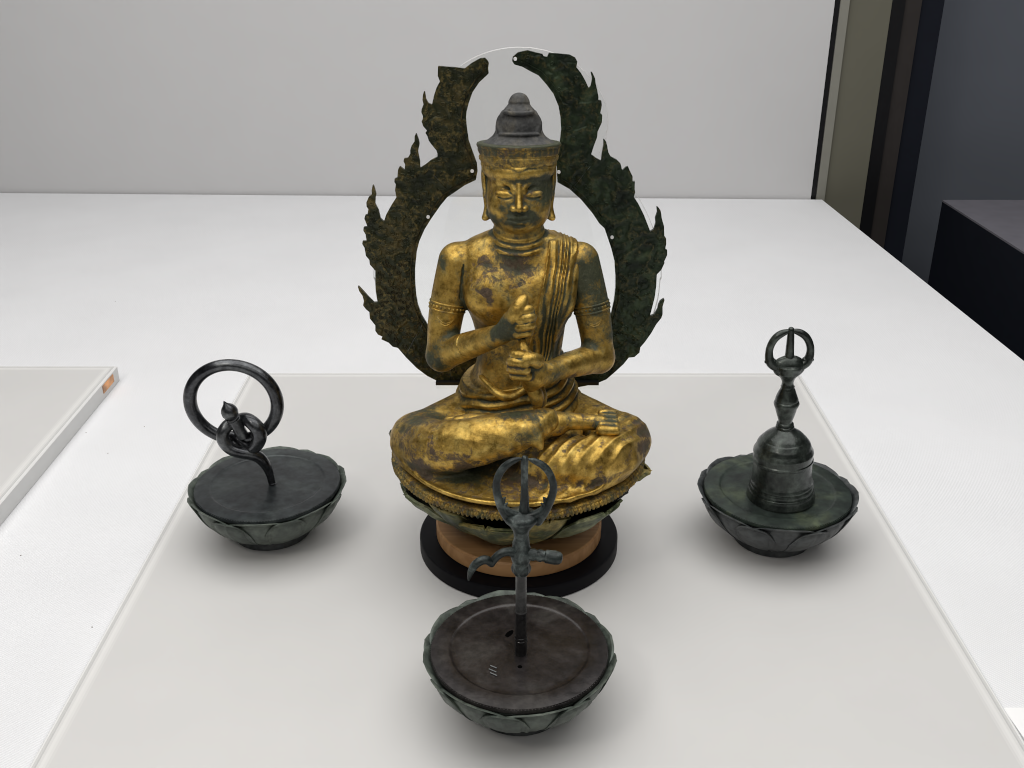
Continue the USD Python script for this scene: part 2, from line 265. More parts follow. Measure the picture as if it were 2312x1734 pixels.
def frosted_sheet(name, x0, x1, y0, y1, z0, z1, label, edge=.005):
    t = thing(name, label, 'acrylic sheet')
    def ring(ins0, ins1, za, zb):
        r = [[(x0 + i, y0 + i, z), (x1 - i, y0 + i, z), (x1 - i, y1 - i, z), (x0 + i, y1 - i, z)] for i, z in ((ins0, za), (ins1, zb))]
        v = np.array(r).reshape(-1, 3); q = [(k, (k + 1) % 4, 4 + (k + 1) % 4, 4 + k) for k in range(4)]
        return trimesh.Trimesh(v, [f for a, b, c, d in q for f in ((a, b, c), (a, c, d))], process=False)
    obj('side', ring(0, 0, z0, z1 - .0012), M['frost_side'], t, smooth=False)
    obj('bevel', join(ring(0, .0012, z1 - .0012, z1), ring(.0012, .0022, z1, z1)), M['frost_edge'], t, smooth=False)
    obj('rim', join(ring(.0022, .0034, z1, z1 - .0004), ring(.0034, .0046, z1 - .0004, z1 - .0001)), M['frost_side'], t, smooth=False)
    for k in range(4): obj('painted_edge_glow', ring(.0046 + .0018 * k, .0064 + .0018 * k, z1 - .0001 + .000025 * k, z1 - .000075 + .000025 * k), M['frost_band_%d' % k], t, smooth=False)  # rings of painted highlight just inside the edge
    i = .0118
    obj('top_face', (np.array([(x0 + i, y0 + i, z1), (x1 - i, y0 + i, z1), (x1 - i, y1 - i, z1), (x0 + i, y1 - i, z1)]), np.array([(0, 1, 2, 3)])), M['frost'], t, smooth=False)
    return t
frosted_sheet('acrylic_sheet', -.2795, .3055, .20, 1.008, -.0050, 0, 'large frosted acrylic sheet carrying the gilt statue and the three bronze stands')
ls = frosted_sheet('acrylic_slab', -1.0, -.4145, .25, 1.0, -.0052, .0115, 'thicker frosted acrylic slab cut off by the left edge of the picture')
obj('painted_reflection', box(-.4146, -.4139, .955, .985, .0005, .0085), M['chip'], ls, smooth=False)  # reflection of a gold object, painted as an orange patch on the side
cd = thing('label_card', 'white card lying at the bottom right corner of the picture', 'card')
c0 = at_z(2166, 1528, -.0035)
obj('card_face', prism([(c0[0], c0[1]), (c0[0] + .12, c0[1]), (c0[0] + .12, c0[1] - .09), (c0[0] + .006, c0[1] - .09)], -.0049, -.0037), M['card'], cd, smooth=False)
tk = meshkit.text_mesh('7', .004, .0003); tk.apply_translation((c0[0] + .0128, c0[1] - .0088, -.0036)); obj('lettering', tk, M['ink'], cd, smooth=False)
sp = []
for q in ((233, 1180 * .957 - 150), (249, 652), (186, 935), (312, 922), (45, 1200), (199, 1355), (1955, 1450), (2000, 1510)):
    c = at_z(q[0], q[1], TZ); s = trimesh.creation.icosphere(1, .00042); s.apply_scale((1.4, 1, .4)); s.apply_translation(c + np.array([0, 0, .0002])); sp.append(s)
tag(obj('lint_specks', join(*sp), M['speck']), 'tiny brown specks of lint scattered on the white cloth', 'specks', kind='stuff')

# ------------------------------------------------------------------ small lotus stands
BOWL = PchipInterpolator([0, .16, .20, .34, .52, .7, .88, 1.0], [.53, .525, .57, .72, .86, .955, 1.005, 1.035])   # radius against height, both as fractions
def lotus_stand(name, label, loc, R, H, bowl_mat, plate_mat, rot0, seed, droop=0.):
    t = thing(name, label, 'lotus stand', loc, group='small lotus stands around the statue')
    r0 = np.random.default_rng(seed)
    foot = lathe([(.0001, 0), (.51 * R, 0), (.535 * R, .001), (.53 * R, .16 * H), (.55 * R, .185 * H), (.30 * R, .19 * H)])
    obj('foot', foot, M['bowl_dark'], t)
    vs = np.linspace(.17, .86, 16); inner = lathe([(BOWL(v) * R * .955, v * H) for v in vs] + [(.90 * R, .9 * H), (.5 * R, .9 * H)])
    obj('bowl', inner, bowl_mat, t)
    for row, n in ((1, 8), (0, 8)):
        for k in range(n):
            th = rot0 + (k + .5 * row) * 2 * PI / n; half = PI / n * (.70 if row == 0 else 1.08) * (1 + r0.normal(0, .03))
            na, nv = 35, 20; a = np.linspace(-1, 1, na); wob = r0.normal(0, .012)
            top = (.945 if row == 0 else .985) + wob - (.30 if row == 0 else .15) * np.abs(a) ** (4.2 if row == 0 else 3.5) + .010 * np.exp(-(a / .22) ** 2)
            v = .175 + (top[None, :] - .175) * np.linspace(0, 1, nv)[:, None]
            A = a[None, :] * (1 + .10 * np.sin(np.clip(v, 0, 1) * PI) - .05 * (1 - v) ** 2)
            ed = np.minimum((1 - np.abs(a[None, :])) * half * R, (top[None, :] - v) * H)            # distance to the petal's edge
            rel = .0012 * np.exp(-((ed - .0004) / .0011) ** 2) - .0012 * np.exp(-((ed - .0036) / .0009) ** 2) + .0012 * (1 - A ** 2) + .0004 * np.exp(-(A / .06) ** 2)
            flare = .0006 * np.clip((v - .86) / .2, 0, 1) ** 2
            r_out = BOWL(np.clip(v, 0, 1)) * R + rel + flare + (.0012 if row == 0 else .0002)
            ang = th + A * half; r_in = r_out - .0014
            z = v * H - droop * np.maximum(0, -np.sin(ang)) * v
            def grid(rr): return np.stack([rr * np.cos(ang), rr * np.sin(ang), z], -1).reshape(-1, 3)
            V = np.vstack([grid(r_out), grid(r_in)]); i, j = np.meshgrid(np.arange(nv - 1), np.arange(na - 1), indexing='ij')
            q = np.stack([i * na + j, i * na + j + 1, (i + 1) * na + j + 1, (i + 1) * na + j], -1).reshape(-1, 4); off = na * nv
            q2 = q[:, ::-1] + off
            bd = np.r_[np.arange(na), np.arange(1, nv) * na + na - 1, ((nv - 1) * na + np.arange(na - 2, -1, -1)), np.arange(nv - 2, 0, -1) * na]
            b2 = np.roll(bd, -1); q3 = np.stack([b2, bd, bd + off, b2 + off], -1)
            Q = np.vstack([q, q2, q3]); obj('petal', trimesh.Trimesh(V, np.vstack([Q[:, [0, 1, 2]], Q[:, [0, 2, 3]]]), process=False), bowl_mat, t, smooth=50)
    zt = H
    plate = lathe([(.0001, zt + .0002), (.3 * R, zt), (.70 * R, zt - .0003), (.755 * R, zt - .0006), (.775 * R, zt + .0001), (.80 * R, zt + .0006), (.92 * R, zt + .0002), (.985 * R, zt - .0002), (.998 * R, zt - .0012), (.998 * R, zt - .003), (.7 * R, zt - .0035)], 96)
    obj('plate', roughen(plate, .00025, 90, seed), plate_mat, t, smooth=40)
    beads = []
    for k in range(170):
        a = k / 170 * 2 * PI; s = trimesh.creation.icosphere(1, .00055); s.apply_scale((.9, 1, 1)); s.apply_translation((.988 * R * math.cos(a), .992 * R * math.sin(a), zt - .0009)); beads.append(s)
    tag(obj('bead_edge', join(*beads), plate_mat, t), kind='stuff')
    return t
RB = .0560
ring_c, bell_c, front_c = (-.1898, .7021), (.2038, .6929), (.0044, .5052)
lotus_stand('lotus_stand', 'lotus petal stand of dark slate bronze under the knotted ring', (*ring_c, 0), RB, .0440, M['bowl_green'], M['plate_dark'], PI / 8 + .05, 3)
lotus_stand('lotus_stand', 'lotus petal stand with a mottled green plate under the handbell', (*bell_c, 0), RB * .995, .0440, M['bowl_dark'], M['plate_green'], PI / 8 - .12, 4)
front_stand = lotus_stand('lotus_stand', 'nearest lotus petal stand, brownish plate, under the three pronged stalk', (*front_c, 0), RB * .965, .0440, M['bowl_green'], M['plate_brown'], PI / 8 + .22, 5)

# ------------------------------------------------------------------ knotted ring with a jewel bud
ZP = .0437
def zp1(px, py, y=0): return ((px - 690) * .0000975, y, (1040 - py) * .000113)
kr = thing('knotted_ring', 'black bronze ring knotted round a jewel bud on the left lotus stand', 'ring', (ring_c[0] + .0040, ring_c[1] - .002, ZP))
tt = np.linspace(PI * 1.43, -PI * .43, 30)
rp = [(zp1(462 + 333 * math.cos(a), 420 - 272 * math.sin(a), .0005)) for a in tt]
rr_ = .0047 + .0003 * np.cos(tt * 2)
obj('hoop', tube(rp, rr_, 110, 24), M['ring'], kr)
obj('stem', tube([zp1(690, 1048), zp1(678, 960), zp1(655, 880, -.001), zp1(598, 805, -.003), zp1(505, 765, -.006), zp1(420, 728, -.0075), zp1(368, 660, -.0075), zp1(385, 590, -.006), zp1(445, 553, -.001), zp1(510, 550, .004)],
                 [.0026, .0031, .0040, .0046, .0047, .0047, .0047, .0047, .0045, .004], 120, 24), M['ring'], kr)
obj('knot', tube([zp1(480, 560, .004), zp1(545, 535, -.001), zp1(610, 548, -.0055), zp1(652, 610, -.0065), zp1(628, 690, -.0055), zp1(565, 735, -.003), zp1(470, 700, .001), zp1(400, 680, .003)],
                 [.0045, .0050, .0054, .0056, .0054, .005, .0045, .004], 110, 24), M['ring'], kr)
def aim(m, p0, p1):
    d = np.array(p1) - np.array(p0); d /= np.linalg.norm(d); T = trimesh.geometry.align_vectors([0, 0, 1], d); m.apply_transform(T); m.apply_translation(p0); return m
j0, j1 = np.array(zp1(515, 650, -.004)), np.array(zp1(432, 380, -.011)); hl = np.linalg.norm(j1 - j0)
pr = [(.0001, 0), (.0047, 0), (.0046, .4), (.0045, .50), (.0052, .515), (.0052, .54), (.0045, .552), (.0045, .565), (.0052, .58), (.0052, .60), (.0044, .615), (.0056, .66), (.0063, .73), (.0060, .81), (.0048, .89), (.0030, .95), (.0016, 1.0), (.0007, 1.06), (.0001, 1.09)]
obj('jewel_bud', aim(lathe([(r, z * hl) for r, z in pr], 40), j0, j1), M['ring'], kr)
obj('pin', tube([zp1(690, 1030, -.003), zp1(733, 1018, -.003)], [.0008, .0006], 8, 8, smooth=False), M['ring'], kr)

for px_, py_, rx_, ry_, an in ((1123, 1440, .0017, .0017, 0), (1100, 1369, .0022, .0050, -32)):
    h = at_z(px_, py_, .0440); m = lathe([(.0001, 0), (.8, 0), (1, -.0004)], 28); m.apply_scale((rx_, ry_, 1)); m.apply_transform(trimesh.transformations.rotation_matrix(math.radians(an), (0, 0, 1))); m.apply_translation((h[0] - front_c[0], h[1] - front_c[1], .0440))
    obj('hole', m, M['hole'], front_stand)
for k_, (px_, py_, ln_) in enumerate(((1066, 1441, .0045), (1064, 1449, .0052), (1066, 1457, .0048))):  # three thin pale grey bars lying slantwise on the plate
    h = at_z(px_, py_, .0440); m = box(-ln_ / 2, ln_ / 2, -.0003, .0003, 0, .00035); m.apply_transform(trimesh.transformations.rotation_matrix(math.radians(-32), (0, 0, 1))); m.apply_translation((h[0] - front_c[0], h[1] - front_c[1], .0440 + .00005))
    obj('scratch', m, M['scratch'], front_stand, smooth=False)
# ------------------------------------------------------------------ handbell
bb = at_z(1686, 1072, ZP); bt = at_y(1709, 712, bb[1]); axis = bt - bb; tilt = math.degrees(math.atan2(axis[0], axis[2]))
hb = thing('handbell', 'green black bronze handbell with a pronged handle standing on the right lotus stand', 'bell', (bb[0], bb[1], ZP), (0, tilt, 0))
zz = lambda y: (1130 - y) * float(np.linalg.norm(axis)) / 1078
bp = [(.019, .0), (.0248, .0), (.0253, .0012), (.0254, zz(1118)), (.0250, zz(1108)), (.0247, zz(1085)), (.0244, zz(1070)), (.0238, zz(1064)), (.0240, zz(1056)), (.0238, zz(1040)), (.0231, zz(1030)), (.0233, zz(1022)), (.0229, zz(1012)), (.0221, zz(1000)),
      (.0217, zz(960)), (.0214, zz(900)), (.0213, zz(880)), (.0220, zz(874)), (.0221, zz(862)), (.0215, zz(856)), (.0216, zz(830)), (.0220, zz(822)), (.0219, zz(812)), (.0210, zz(800)), (.0205, zz(790)), (.0201, zz(786)), (.0196, zz(770)), (.0188, zz(758)), (.0182, zz(754)), (.0172, zz(742)),
      (.0162, zz(734)), (.0156, zz(731)), (.0150, zz(722)), (.0128, zz(705)), (.0102, zz(692)), (.0078, zz(678)), (.0064, zz(668))]
obj('bell_body', roughen(lathe(bp, 96), .0002, 120, 2), M['bell'], hb, smooth=28)
hp = [(.0062, zz(672)), (.0067, zz(662)), (.0066, zz(655)), (.0058, zz(650)), (.0064, zz(645)), (.0062, zz(636)), (.0051, zz(628)), (.0052, zz(612)), (.0062, zz(585)), (.0074, zz(555)), (.0079, zz(535)), (.0086, zz(522)), (.0090, zz(508)), (.0086, zz(496)), (.0079, zz(490)), (.0083, zz(482)),
      (.0076, zz(462)), (.0064, zz(440)), (.0054, zz(420)), (.0047, zz(408)), (.0050, zz(402)), (.0047, zz(396)), (.0044, zz(385)), (.0043, zz(372)), (.0050, zz(352)), (.0066, zz(330)), (.0084, zz(316)), (.0088, zz(308)), (.0084, zz(300)), (.0094, zz(285)), (.0090, zz(268)), (.004, zz(255)), (.0001, zz(250))]
obj('handle', roughen(lathe(hp, 48), .0006, 190, 5), M['bell'], hb, smooth=40)
for k in range(2):     # two curved prongs beside a straight one
    a = k * PI
    pts = [(.0060, zz(285)), (.0125, zz(252)), (.0146, zz(200)), (.0140, zz(150)), (.0110, zz(102)), (.0066, zz(74)), (.0026, zz(62))]
    obj('prong', tube([(r * math.cos(a), r * math.sin(a), z) for r, z in pts], [.0036, .0036, .0029, .0027, .0027, .0026, .0018], 44, 14), M['bell'], hb)
    obj('prong_collar', tube([(r * math.cos(a), r * math.sin(a), z) for r, z in ((.0115, zz(244)), (.0162, zz(240)))], [.0028, .0016], 6, 12, smooth=False), M['bell'], hb)
wb = trimesh.creation.icosphere(3, 1.0); wb.apply_scale((.0118, .0060, .0088)); wb.apply_translation((0, 0, zz(278))); obj('prong_cup', roughen(wb, .0004, 200, 9), M['bell'], hb)
obj('prong', tube([(0, 0, zz(270)), (0, 0, zz(200)), (0, 0, zz(120)), (0, 0, zz(52))], [.0042, .0032, .0027, .0022], 24, 14), M['bell'], hb)

# ------------------------------------------------------------------ stalk with three prongs
vb = at_z(1125, 1412, ZP)
vj = thing('pronged_stalk', 'verdigris bronze stalk with a crossbar and closed prongs on the nearest lotus stand', 'ritual stalk', (vb[0], vb[1], ZP))
vtop = at_y(1133, 990, vb[1]); vz = lambda y: (2149 - y) * (vtop[2] - ZP) / 2009
vx = lambda x: (x - 1112) * .0000574
obj('stalk', lathe([(.0001, -.0005), (.0036, 0), (.0037, .004), (.0036, .0095), (.0038, .0098), (.0038, .0108), (.0035, .0111), (.0035, .0118), (.0037, .0121), (.0037, .0130), (.0034, .0134), (.0033, .030), (.0036, .0305), (.0036, .0318), (.0033, .0323), (.0032, vz(1480)), (.0034, vz(1460)), (.0032, vz(1445)), (.0032, vz(1290)), (.0034, vz(1270))], 28), M['shaft'], vj)
kp = [(.0033, vz(1290)), (.0048, vz(1265)), (.0053, vz(1240)), (.0054, vz(1215)), (.0050, vz(1185)), (.0046, vz(1170)), (.0052, vz(1150)), (.0060, vz(1110)), (.0063, vz(1075)), (.0060, vz(1040)), (.0053, vz(1010)), (.0049, vz(990)), (.0049, vz(960)), (.0045, vz(930)), (.0042, vz(900)), (.0044, vz(878)), (.0042, vz(872)),
      (.0048, vz(835)), (.0060, vz(800)), (.0078, vz(760)), (.0094, vz(735)), (.0098, vz(722)), (.0098, vz(700)), (.0085, vz(670)), (.0001, vz(640))]
bx_s = .86; kn = lathe(kp, 48); a_ = np.arctan2(kn.vertices[:, 1], kn.vertices[:, 0]); band_ = np.exp(-((kn.vertices[:, 2] - vz(1225)) / .004) ** 2)
kn.vertices[:, :2] *= (1 + .10 * band_ * np.cos(8 * a_))[:, None]; kn.vertices[:, 1] *= .92
obj('node', roughen(kn, .0003, 230, 6), M['vajra'], vj, smooth=40)
for s in (-1, 1):
    P = [(150, 735), (215, 660), (275, 560), (308, 440), (305, 350), (262, 262), (185, 190), (95, 150), (38, 140)] if s < 0 else [(150, 735), (215, 660), (278, 560), (318, 450), (312, 360), (270, 270), (195, 200), (105, 160), (52, 146)]
    obj('prong', tube([(s * x * .0000500 + .0016, -.0005, vz(y)) for x, y in P], [.0032, .0028, .0024, .0022, .0021, .0021, .0020, .0016, .0007], 70, 12), M['vajra'], vj)
    obj('inner_claw', tube([(s * x * .0000574 + .0016, -.001, vz(y)) for x, y in ((30, 690), (100, 672), (165, 635), (190, 590), (165, 560))], [.0024, .0026, .0023, .0016, .0005], 40, 12), M['vajra'], vj)
    obj('side_rib', tube([(s * x * .0000574 + .0016, 0, vz(y)) for x, y in ((222, 600), (205, 540), (186, 515))], [.0018, .0014, .0005], 16, 10), M['vajra'], vj)
obj('prong', tube([(vx(1135), 0, vz(700)), (vx(1142), 0, vz(520)), (vx(1140), 0, vz(300)), (vx(1140), 0, vz(165)), (vx(1137), 0, vz(140))], [.0034, .0024, .0020, .0022, .0018], 40, 6), M['vajra'], vj)
obj('hook_arm', tube([(vx(1060), -.001, vz(1060)), (vx(980), -.003, vz(1022)), (vx(890), -.004, vz(1045)), (vx(815), -.005, vz(1120))], [.0034, .0026, .0024, .0022], 34, 12), M['vajra'], vj)
obj('hook_arm', tube([(vx(818), -.005, vz(1125)), (vx(760), -.006, vz(1075)), (vx(680), -.007, vz(1095)), (vx(620), -.008, vz(1160)), (vx(592), -.009, vz(1250))], [.0022, .0026, .0025, .0021, .0006], 44, 12), M['vajra'], vj)
bx_ = lathe([(.0001, 0), (.0042, 0), (.0042, .0045), (.0036, .0055), (.0036, .0062), (.0042, .007), (.0043, .0085), (.0037, .0095), (.0037, .0105), (.0045, .0112), (.0047, .0165), (.0042, .0190), (.0026, .0205), (.0001, .0208)], 28)
bx_.vertices[:, :2] *= bx_s; obj('barrel_arm', aim(bx_, (.003, -.001, vz(1062)), (.0235, -.004, vz(1085))), M['vajra'], vj)

# ------------------------------------------------------------------ carving in a distance field
class Field:
    def __init__(s, lo, hi, h):
        s.lo, s.h = np.array(lo, float), h; s.n = np.ceil((np.array(hi) - s.lo) / h).astype(int) + 1
        s.F = np.full(s.n, .02, np.float32); s.ax = [(s.lo[k] + h * np.arange(s.n[k])).astype(np.float32) for k in range(3)]
    def sub(s, lo, hi):
        sl, g = [], []
        for k in range(3):
            a = int(np.clip(math.floor((lo[k] - s.lo[k]) / s.h), 0, s.n[k] - 1)); b = int(np.clip(math.ceil((hi[k] - s.lo[k]) / s.h) + 1, a + 1, s.n[k]))
            sl.append(slice(a, b)); sh = [1, 1, 1]; sh[k] = -1; g.append(s.ax[k][a:b].reshape(sh))
        return tuple(sl), g
    def op(s, prim, k=.002, mode='add'):
        fn, lo, hi = prim; p = k + .003; sl, g = s.sub(np.array(lo) - p, np.array(hi) + p)
        if any(x.stop <= x.start for x in sl): return
        d = np.asarray(fn(*g), np.float32); A = s.F[sl]; k = max(k, 1e-6)
        if mode == 'add': hh = np.maximum(k - np.abs(A - d), 0) / k; s.F[sl] = np.minimum(A, d) - hh * hh * k * .25
        else: hh = np.maximum(k - np.abs(A + d), 0) / k; s.F[sl] = np.maximum(A, -d) + hh * hh * k * .25
    def at(s, P):
        from scipy.ndimage import map_coordinates
        return map_coordinates(s.F, ((np.asarray(P) - s.lo) / s.h).T, order=1, mode='nearest')
    def front(s, x, z):          # y of the surface met from the front
        y = s.ax[1]; v = s.at(np.c_[np.full(len(y), x), y, np.full(len(y), z)]); i = np.argmax(v < 0); return float(y[i]) if v[i] < 0 else 0.
    def copy(s):
        import copy; c = copy.copy(s); c.F = s.F.copy(); return c
    def mesh(s):
        F = s.F; I = F < 0; n = F.shape
        c = sum(I[i:n[0] - 1 + i, j:n[1] - 1 + j, k:n[2] - 1 + k].astype(np.uint8) for i in (0, 1) for j in (0, 1) for k in (0, 1))
        act = np.argwhere((c > 0) & (c < 8)); idx = np.full(c.shape, -1, np.int32); idx[tuple(act.T)] = np.arange(len(act))
        acc = np.zeros((len(act), 3)); cnt = np.zeros(len(act))
        for a in range(3):
            o = [k for k in range(3) if k != a]
            for u in (0, 1):
                for w in (0, 1):
                    p0 = act.copy(); p0[:, o[0]] += u; p0[:, o[1]] += w; p1 = p0.copy(); p1[:, a] += 1
                    f0, f1 = F[tuple(p0.T)], F[tuple(p1.T)]; x = (f0 < 0) != (f1 < 0)
                    t = np.where(x, f0 / np.where(x, f0 - f1, 1), 0); q = p0.astype(float); q[:, a] += t
                    acc += q * x[:, None]; cnt += x
        V = acc / cnt[:, None] * s.h + s.lo; faces = []
        for a in range(3):
            o1, o2 = (a + 1) % 3, (a + 2) % 3; sl0 = [slice(1, -1)] * 3; sl1 = [slice(1, -1)] * 3; sl0[a] = slice(0, -1); sl1[a] = slice(1, None)
            A, B = I[tuple(sl0)], I[tuple(sl1)]; e = np.argwhere(A != B); flip = B[tuple(e.T)]; off = np.ones(3, int); off[a] = 0; e = e + off
            def cell(d1, d2): q = e.copy(); q[:, o1] -= d1; q[:, o2] -= d2; return idx[tuple(q.T)]
            q = np.stack([cell(1, 1), cell(0, 1), cell(0, 0), cell(1, 0)], 1); q[flip] = q[flip][:, ::-1]; faces.append(q)
        q = np.vstack(faces); q = q[(q >= 0).all(1)]
        return trimesh.Trimesh(V, np.vstack([q[:, [0, 1, 2]], q[:, [0, 2, 3]]]), process=False)
def rc(a, b, r1, r2):
    a, b = np.array(a, float), np.array(b, float); ab = b - a; L2 = max(ab @ ab, 1e-12); r = max(r1, r2)
    def fn(x, y, z):
        t = np.clip(((x - a[0]) * ab[0] + (y - a[1]) * ab[1] + (z - a[2]) * ab[2]) / L2, 0, 1)
        return np.sqrt((x - a[0] - t * ab[0]) ** 2 + (y - a[1] - t * ab[1]) ** 2 + (z - a[2] - t * ab[2]) ** 2) - (r1 + (r2 - r1) * t)
    return fn, np.minimum(a, b) - r, np.maximum(a, b) + r
def chain(pts, rs, sub=1):
    if len(pts) > 2 and sub > 1:
        C = catmull(np.c_[np.array(pts), np.array(rs)], (len(pts) - 1) * sub + 1); pts, rs = C[:, :3], C[:, 3]
    ps = [rc(pts[i], pts[i + 1], rs[i], rs[i + 1]) for i in range(len(pts) - 1)]
    return (lambda x, y, z: np.minimum.reduce([np.broadcast_to(p[0](x, y, z), np.broadcast_shapes(x.shape, y.shape, z.shape)) for p in ps])), np.min([p[1] for p in ps], 0), np.max([p[2] for p in ps], 0)
def ell(c, r, rot=None):
    c, r = np.array(c, float), np.array(r, float); R = np.eye(3) if rot is None else trimesh.transformations.euler_matrix(*np.radians(rot))[:3, :3].T
    def fn(x, y, z):
        x, y, z = x - c[0], y - c[1], z - c[2]
        u, v, w = (R[i, 0] * x + R[i, 1] * y + R[i, 2] * z for i in range(3))
        k0 = np.sqrt((u / r[0]) ** 2 + (v / r[1]) ** 2 + (w / r[2]) ** 2); k1 = np.sqrt((u / r[0] ** 2) ** 2 + (v / r[1] ** 2) ** 2 + (w / r[2] ** 2) ** 2)
        return k0 * (k0 - 1) / np.maximum(k1, 1e-6)
    m = r if rot is None else np.full(3, r.max()); return fn, c - m, c + m
noise3 = lambda x, y, z, s, seed=0: meshkit.noise(np.stack(np.broadcast_arrays(x, y, z), -1) * s, seed) - .5

# ------------------------------------------------------------------ the gilt statue
statue = thing('gilt_statue', 'worn gilt bronze statue of a cross legged seated figure with tall topknot and fingers raised', 'statue', (SX, SY, 0))
HB = .0007
B = Field((-.083, -.085, .100), (.083, .050, .272), HB)
tz = [.100, .135, .155, .167, .185, .205, .222, .234, .239, .2435, .2475, .2510, .2545, .272]
tw = PchipInterpolator(tz, [.050, .039, .0300, .0286, .0318, .0385, .0415, .0415, .0395, .0345, .0260, .0180, .0155, .0155])
td = PchipInterpolator(tz, [.036, .033, .0275, .0255, .0265, .0280, .0262, .0225, .0200, .0175, .0162, .0155, .0150, .0150])
ty = PchipInterpolator(tz, [0, 0, -.001, 0, 0, -.001, .001, .002, .002, .002, .0015, .001, .0005, 0])
def torso(x, y, z):
    z1 = np.clip(z, .1, .272).ravel(); w, d, c = (f(z1).reshape(z.shape).astype(np.float32) for f in (tw, td, ty))
    e = 2.25; q = (np.abs(x / w) ** e + np.abs((y - c) / d) ** e) ** (1 / e)
    return (q - 1) * np.minimum(w, d) * .95
B.op((torso, (-.055, -.045, .1), (.055, .045, .270)), .0001)
for s in (-1, 1):                                                     # breasts, collar
    B.op(ell((s * .0165, -.0195, .2105), (.0175, .0085, .0145)), .010)
B.op(ell((0, -.020, .152), (.024, .010, .013)), .010)                 # belly
B.op(rc((0, -.0045, .240), (0, -.0025, .268), .0168, .0155), .004)
for z, r in ((.2450, .0180), (.2492, .0172), (.2535, .0164)):         # neck folds, lower in front
    B.op((lambda x, y, z_, z=z, r=r: np.sqrt((np.sqrt(x * x + (y + .0035) ** 2) - r) ** 2 + (z_ - (z + y * .20)) ** 2) - .0008, (-.022, -.024, z - .008), (.022, .018, z + .006)), .0014)
TORSO = B.copy()
# waist creases of the bare belly
for a, b in ((L(1035, 733, -.03), L(1090, 727, -.034)),):
    B.op(chain([a, (a + b) / 2 + np.array([0, -.001, -.0005]), b], [.0005, .0008, .0004]), .0008, 'cut')
# arms
shL, elL = np.array([-.0418, .002, .2285]), L(955, 768, -.010); wrL = L(1084, 722, -.055)
shR, elR = np.array([.0422, .002, .2285]), L(1293, 772, -.010); wrR = L(1186, 803, -.052)
for sh, el, wr, s in ((shL, elL, wrL, -1), (shR, elR, wrR, 1)):
    mid = sh * .45 + el * .55 + np.array([s * .0020, -.001, 0])
    B.op(chain([sh, mid, el], [.0135, .0122, .0103], 5), .0035)
    B.op(chain([el, el * .55 + wr * .45 + np.array([0, 0, .0005]), wr], [.0106, .0094, .0068], 4), .005)
for s in (-1, 1):                                                     # joint where each arm was cast on
    zs = np.linspace(.2310, .2065, 10); xs = s * np.interp(zs, [.2065, .225, .2310], [.0400, .0380, .0372])
    B.op(chain([(x, B.front(x, z) + .0002, z) for x, z in zip(xs, zs)], [.0003] + [.0007] * 8 + [.0005], 2), .0005, 'cut')
def hand(parts):
    for p, k in parts: B.op(p, k)
q = lambda px, py, y: L(px, py, y)
hand([(ell(q(1112, 700, -.060), (.0090, .0076, .0112), (0, 25, 0)), .004),
      (chain([q(1088, 715, -.057), q(1108, 688, -.064), q(1119, 668, -.066), q(1128, 650, -.064), q(1131, 642, -.062)], [.0060, .0058, .0050, .0040, .0024], 4), .0022)])
for k, (a, b, c) in enumerate((((1122, 674, -.066), (1142, 670, -.066), (1144, 678, -.056)), ((1124, 690, -.068), (1147, 685, -.067), (1146, 692, -.056)), ((1122, 706, -.068), (1146, 702, -.067), (1144, 708, -.056)), ((1118, 720, -.066), (1140, 717, -.065), (1138, 722, -.056)))):
    B.op(chain([q(*a), q(*b), q(*c)], [.0036, .0034, .0031], 3), .0005)
hand([(ell(q(1146, 797, -.060), (.0095, .0076, .0128), (0, -20, 0)), .004), (chain([q(1178, 806, -.055), q(1155, 815, -.058), q(1148, 828, -.058)], [.0072, .0080, .0062]), .004),
      (chain([q(1142, 782, -.064), q(1135, 764, -.066), q(1130, 750, -.065), q(1128, 737, -.063)], [.0050, .0044, .0036, .0024], 3), .002),
      (chain([q(1160, 780, -.066), q(1142, 776, -.071), q(1126, 781, -.071)], [.0050, .0045, .0036], 3), .0014)])
for a, b, c in (((1136, 770, -.070), (1112, 766, -.069), (1112, 768, -.058)), ((1134, 784, -.072), (1106, 781, -.070), (1106, 783, -.058)), ((1135, 799, -.071), (1107, 797, -.069), (1108, 799, -.058)), ((1138, 813, -.069), (1113, 811, -.067), (1114, 813, -.058))):
    B.op(chain([q(*a), q(*b), q(*c)], [.0036, .0034, .0031], 3), .0005)
# wrist joint line of the raised arm
wv = (wrL - elL) / np.linalg.norm(wrL - elL); wc = elL + (wrL - elL) * .46
B.op((lambda x, y, z: np.maximum(np.abs((x - wc[0]) * wv[0] + (y - wc[1]) * wv[1] + (z - wc[2]) * wv[2]) - .00025, np.sqrt((x - wc[0]) ** 2 + (y - wc[1]) ** 2 + (z - wc[2]) ** 2) - .011), wc - .012, wc + .012), .0004, 'cut')

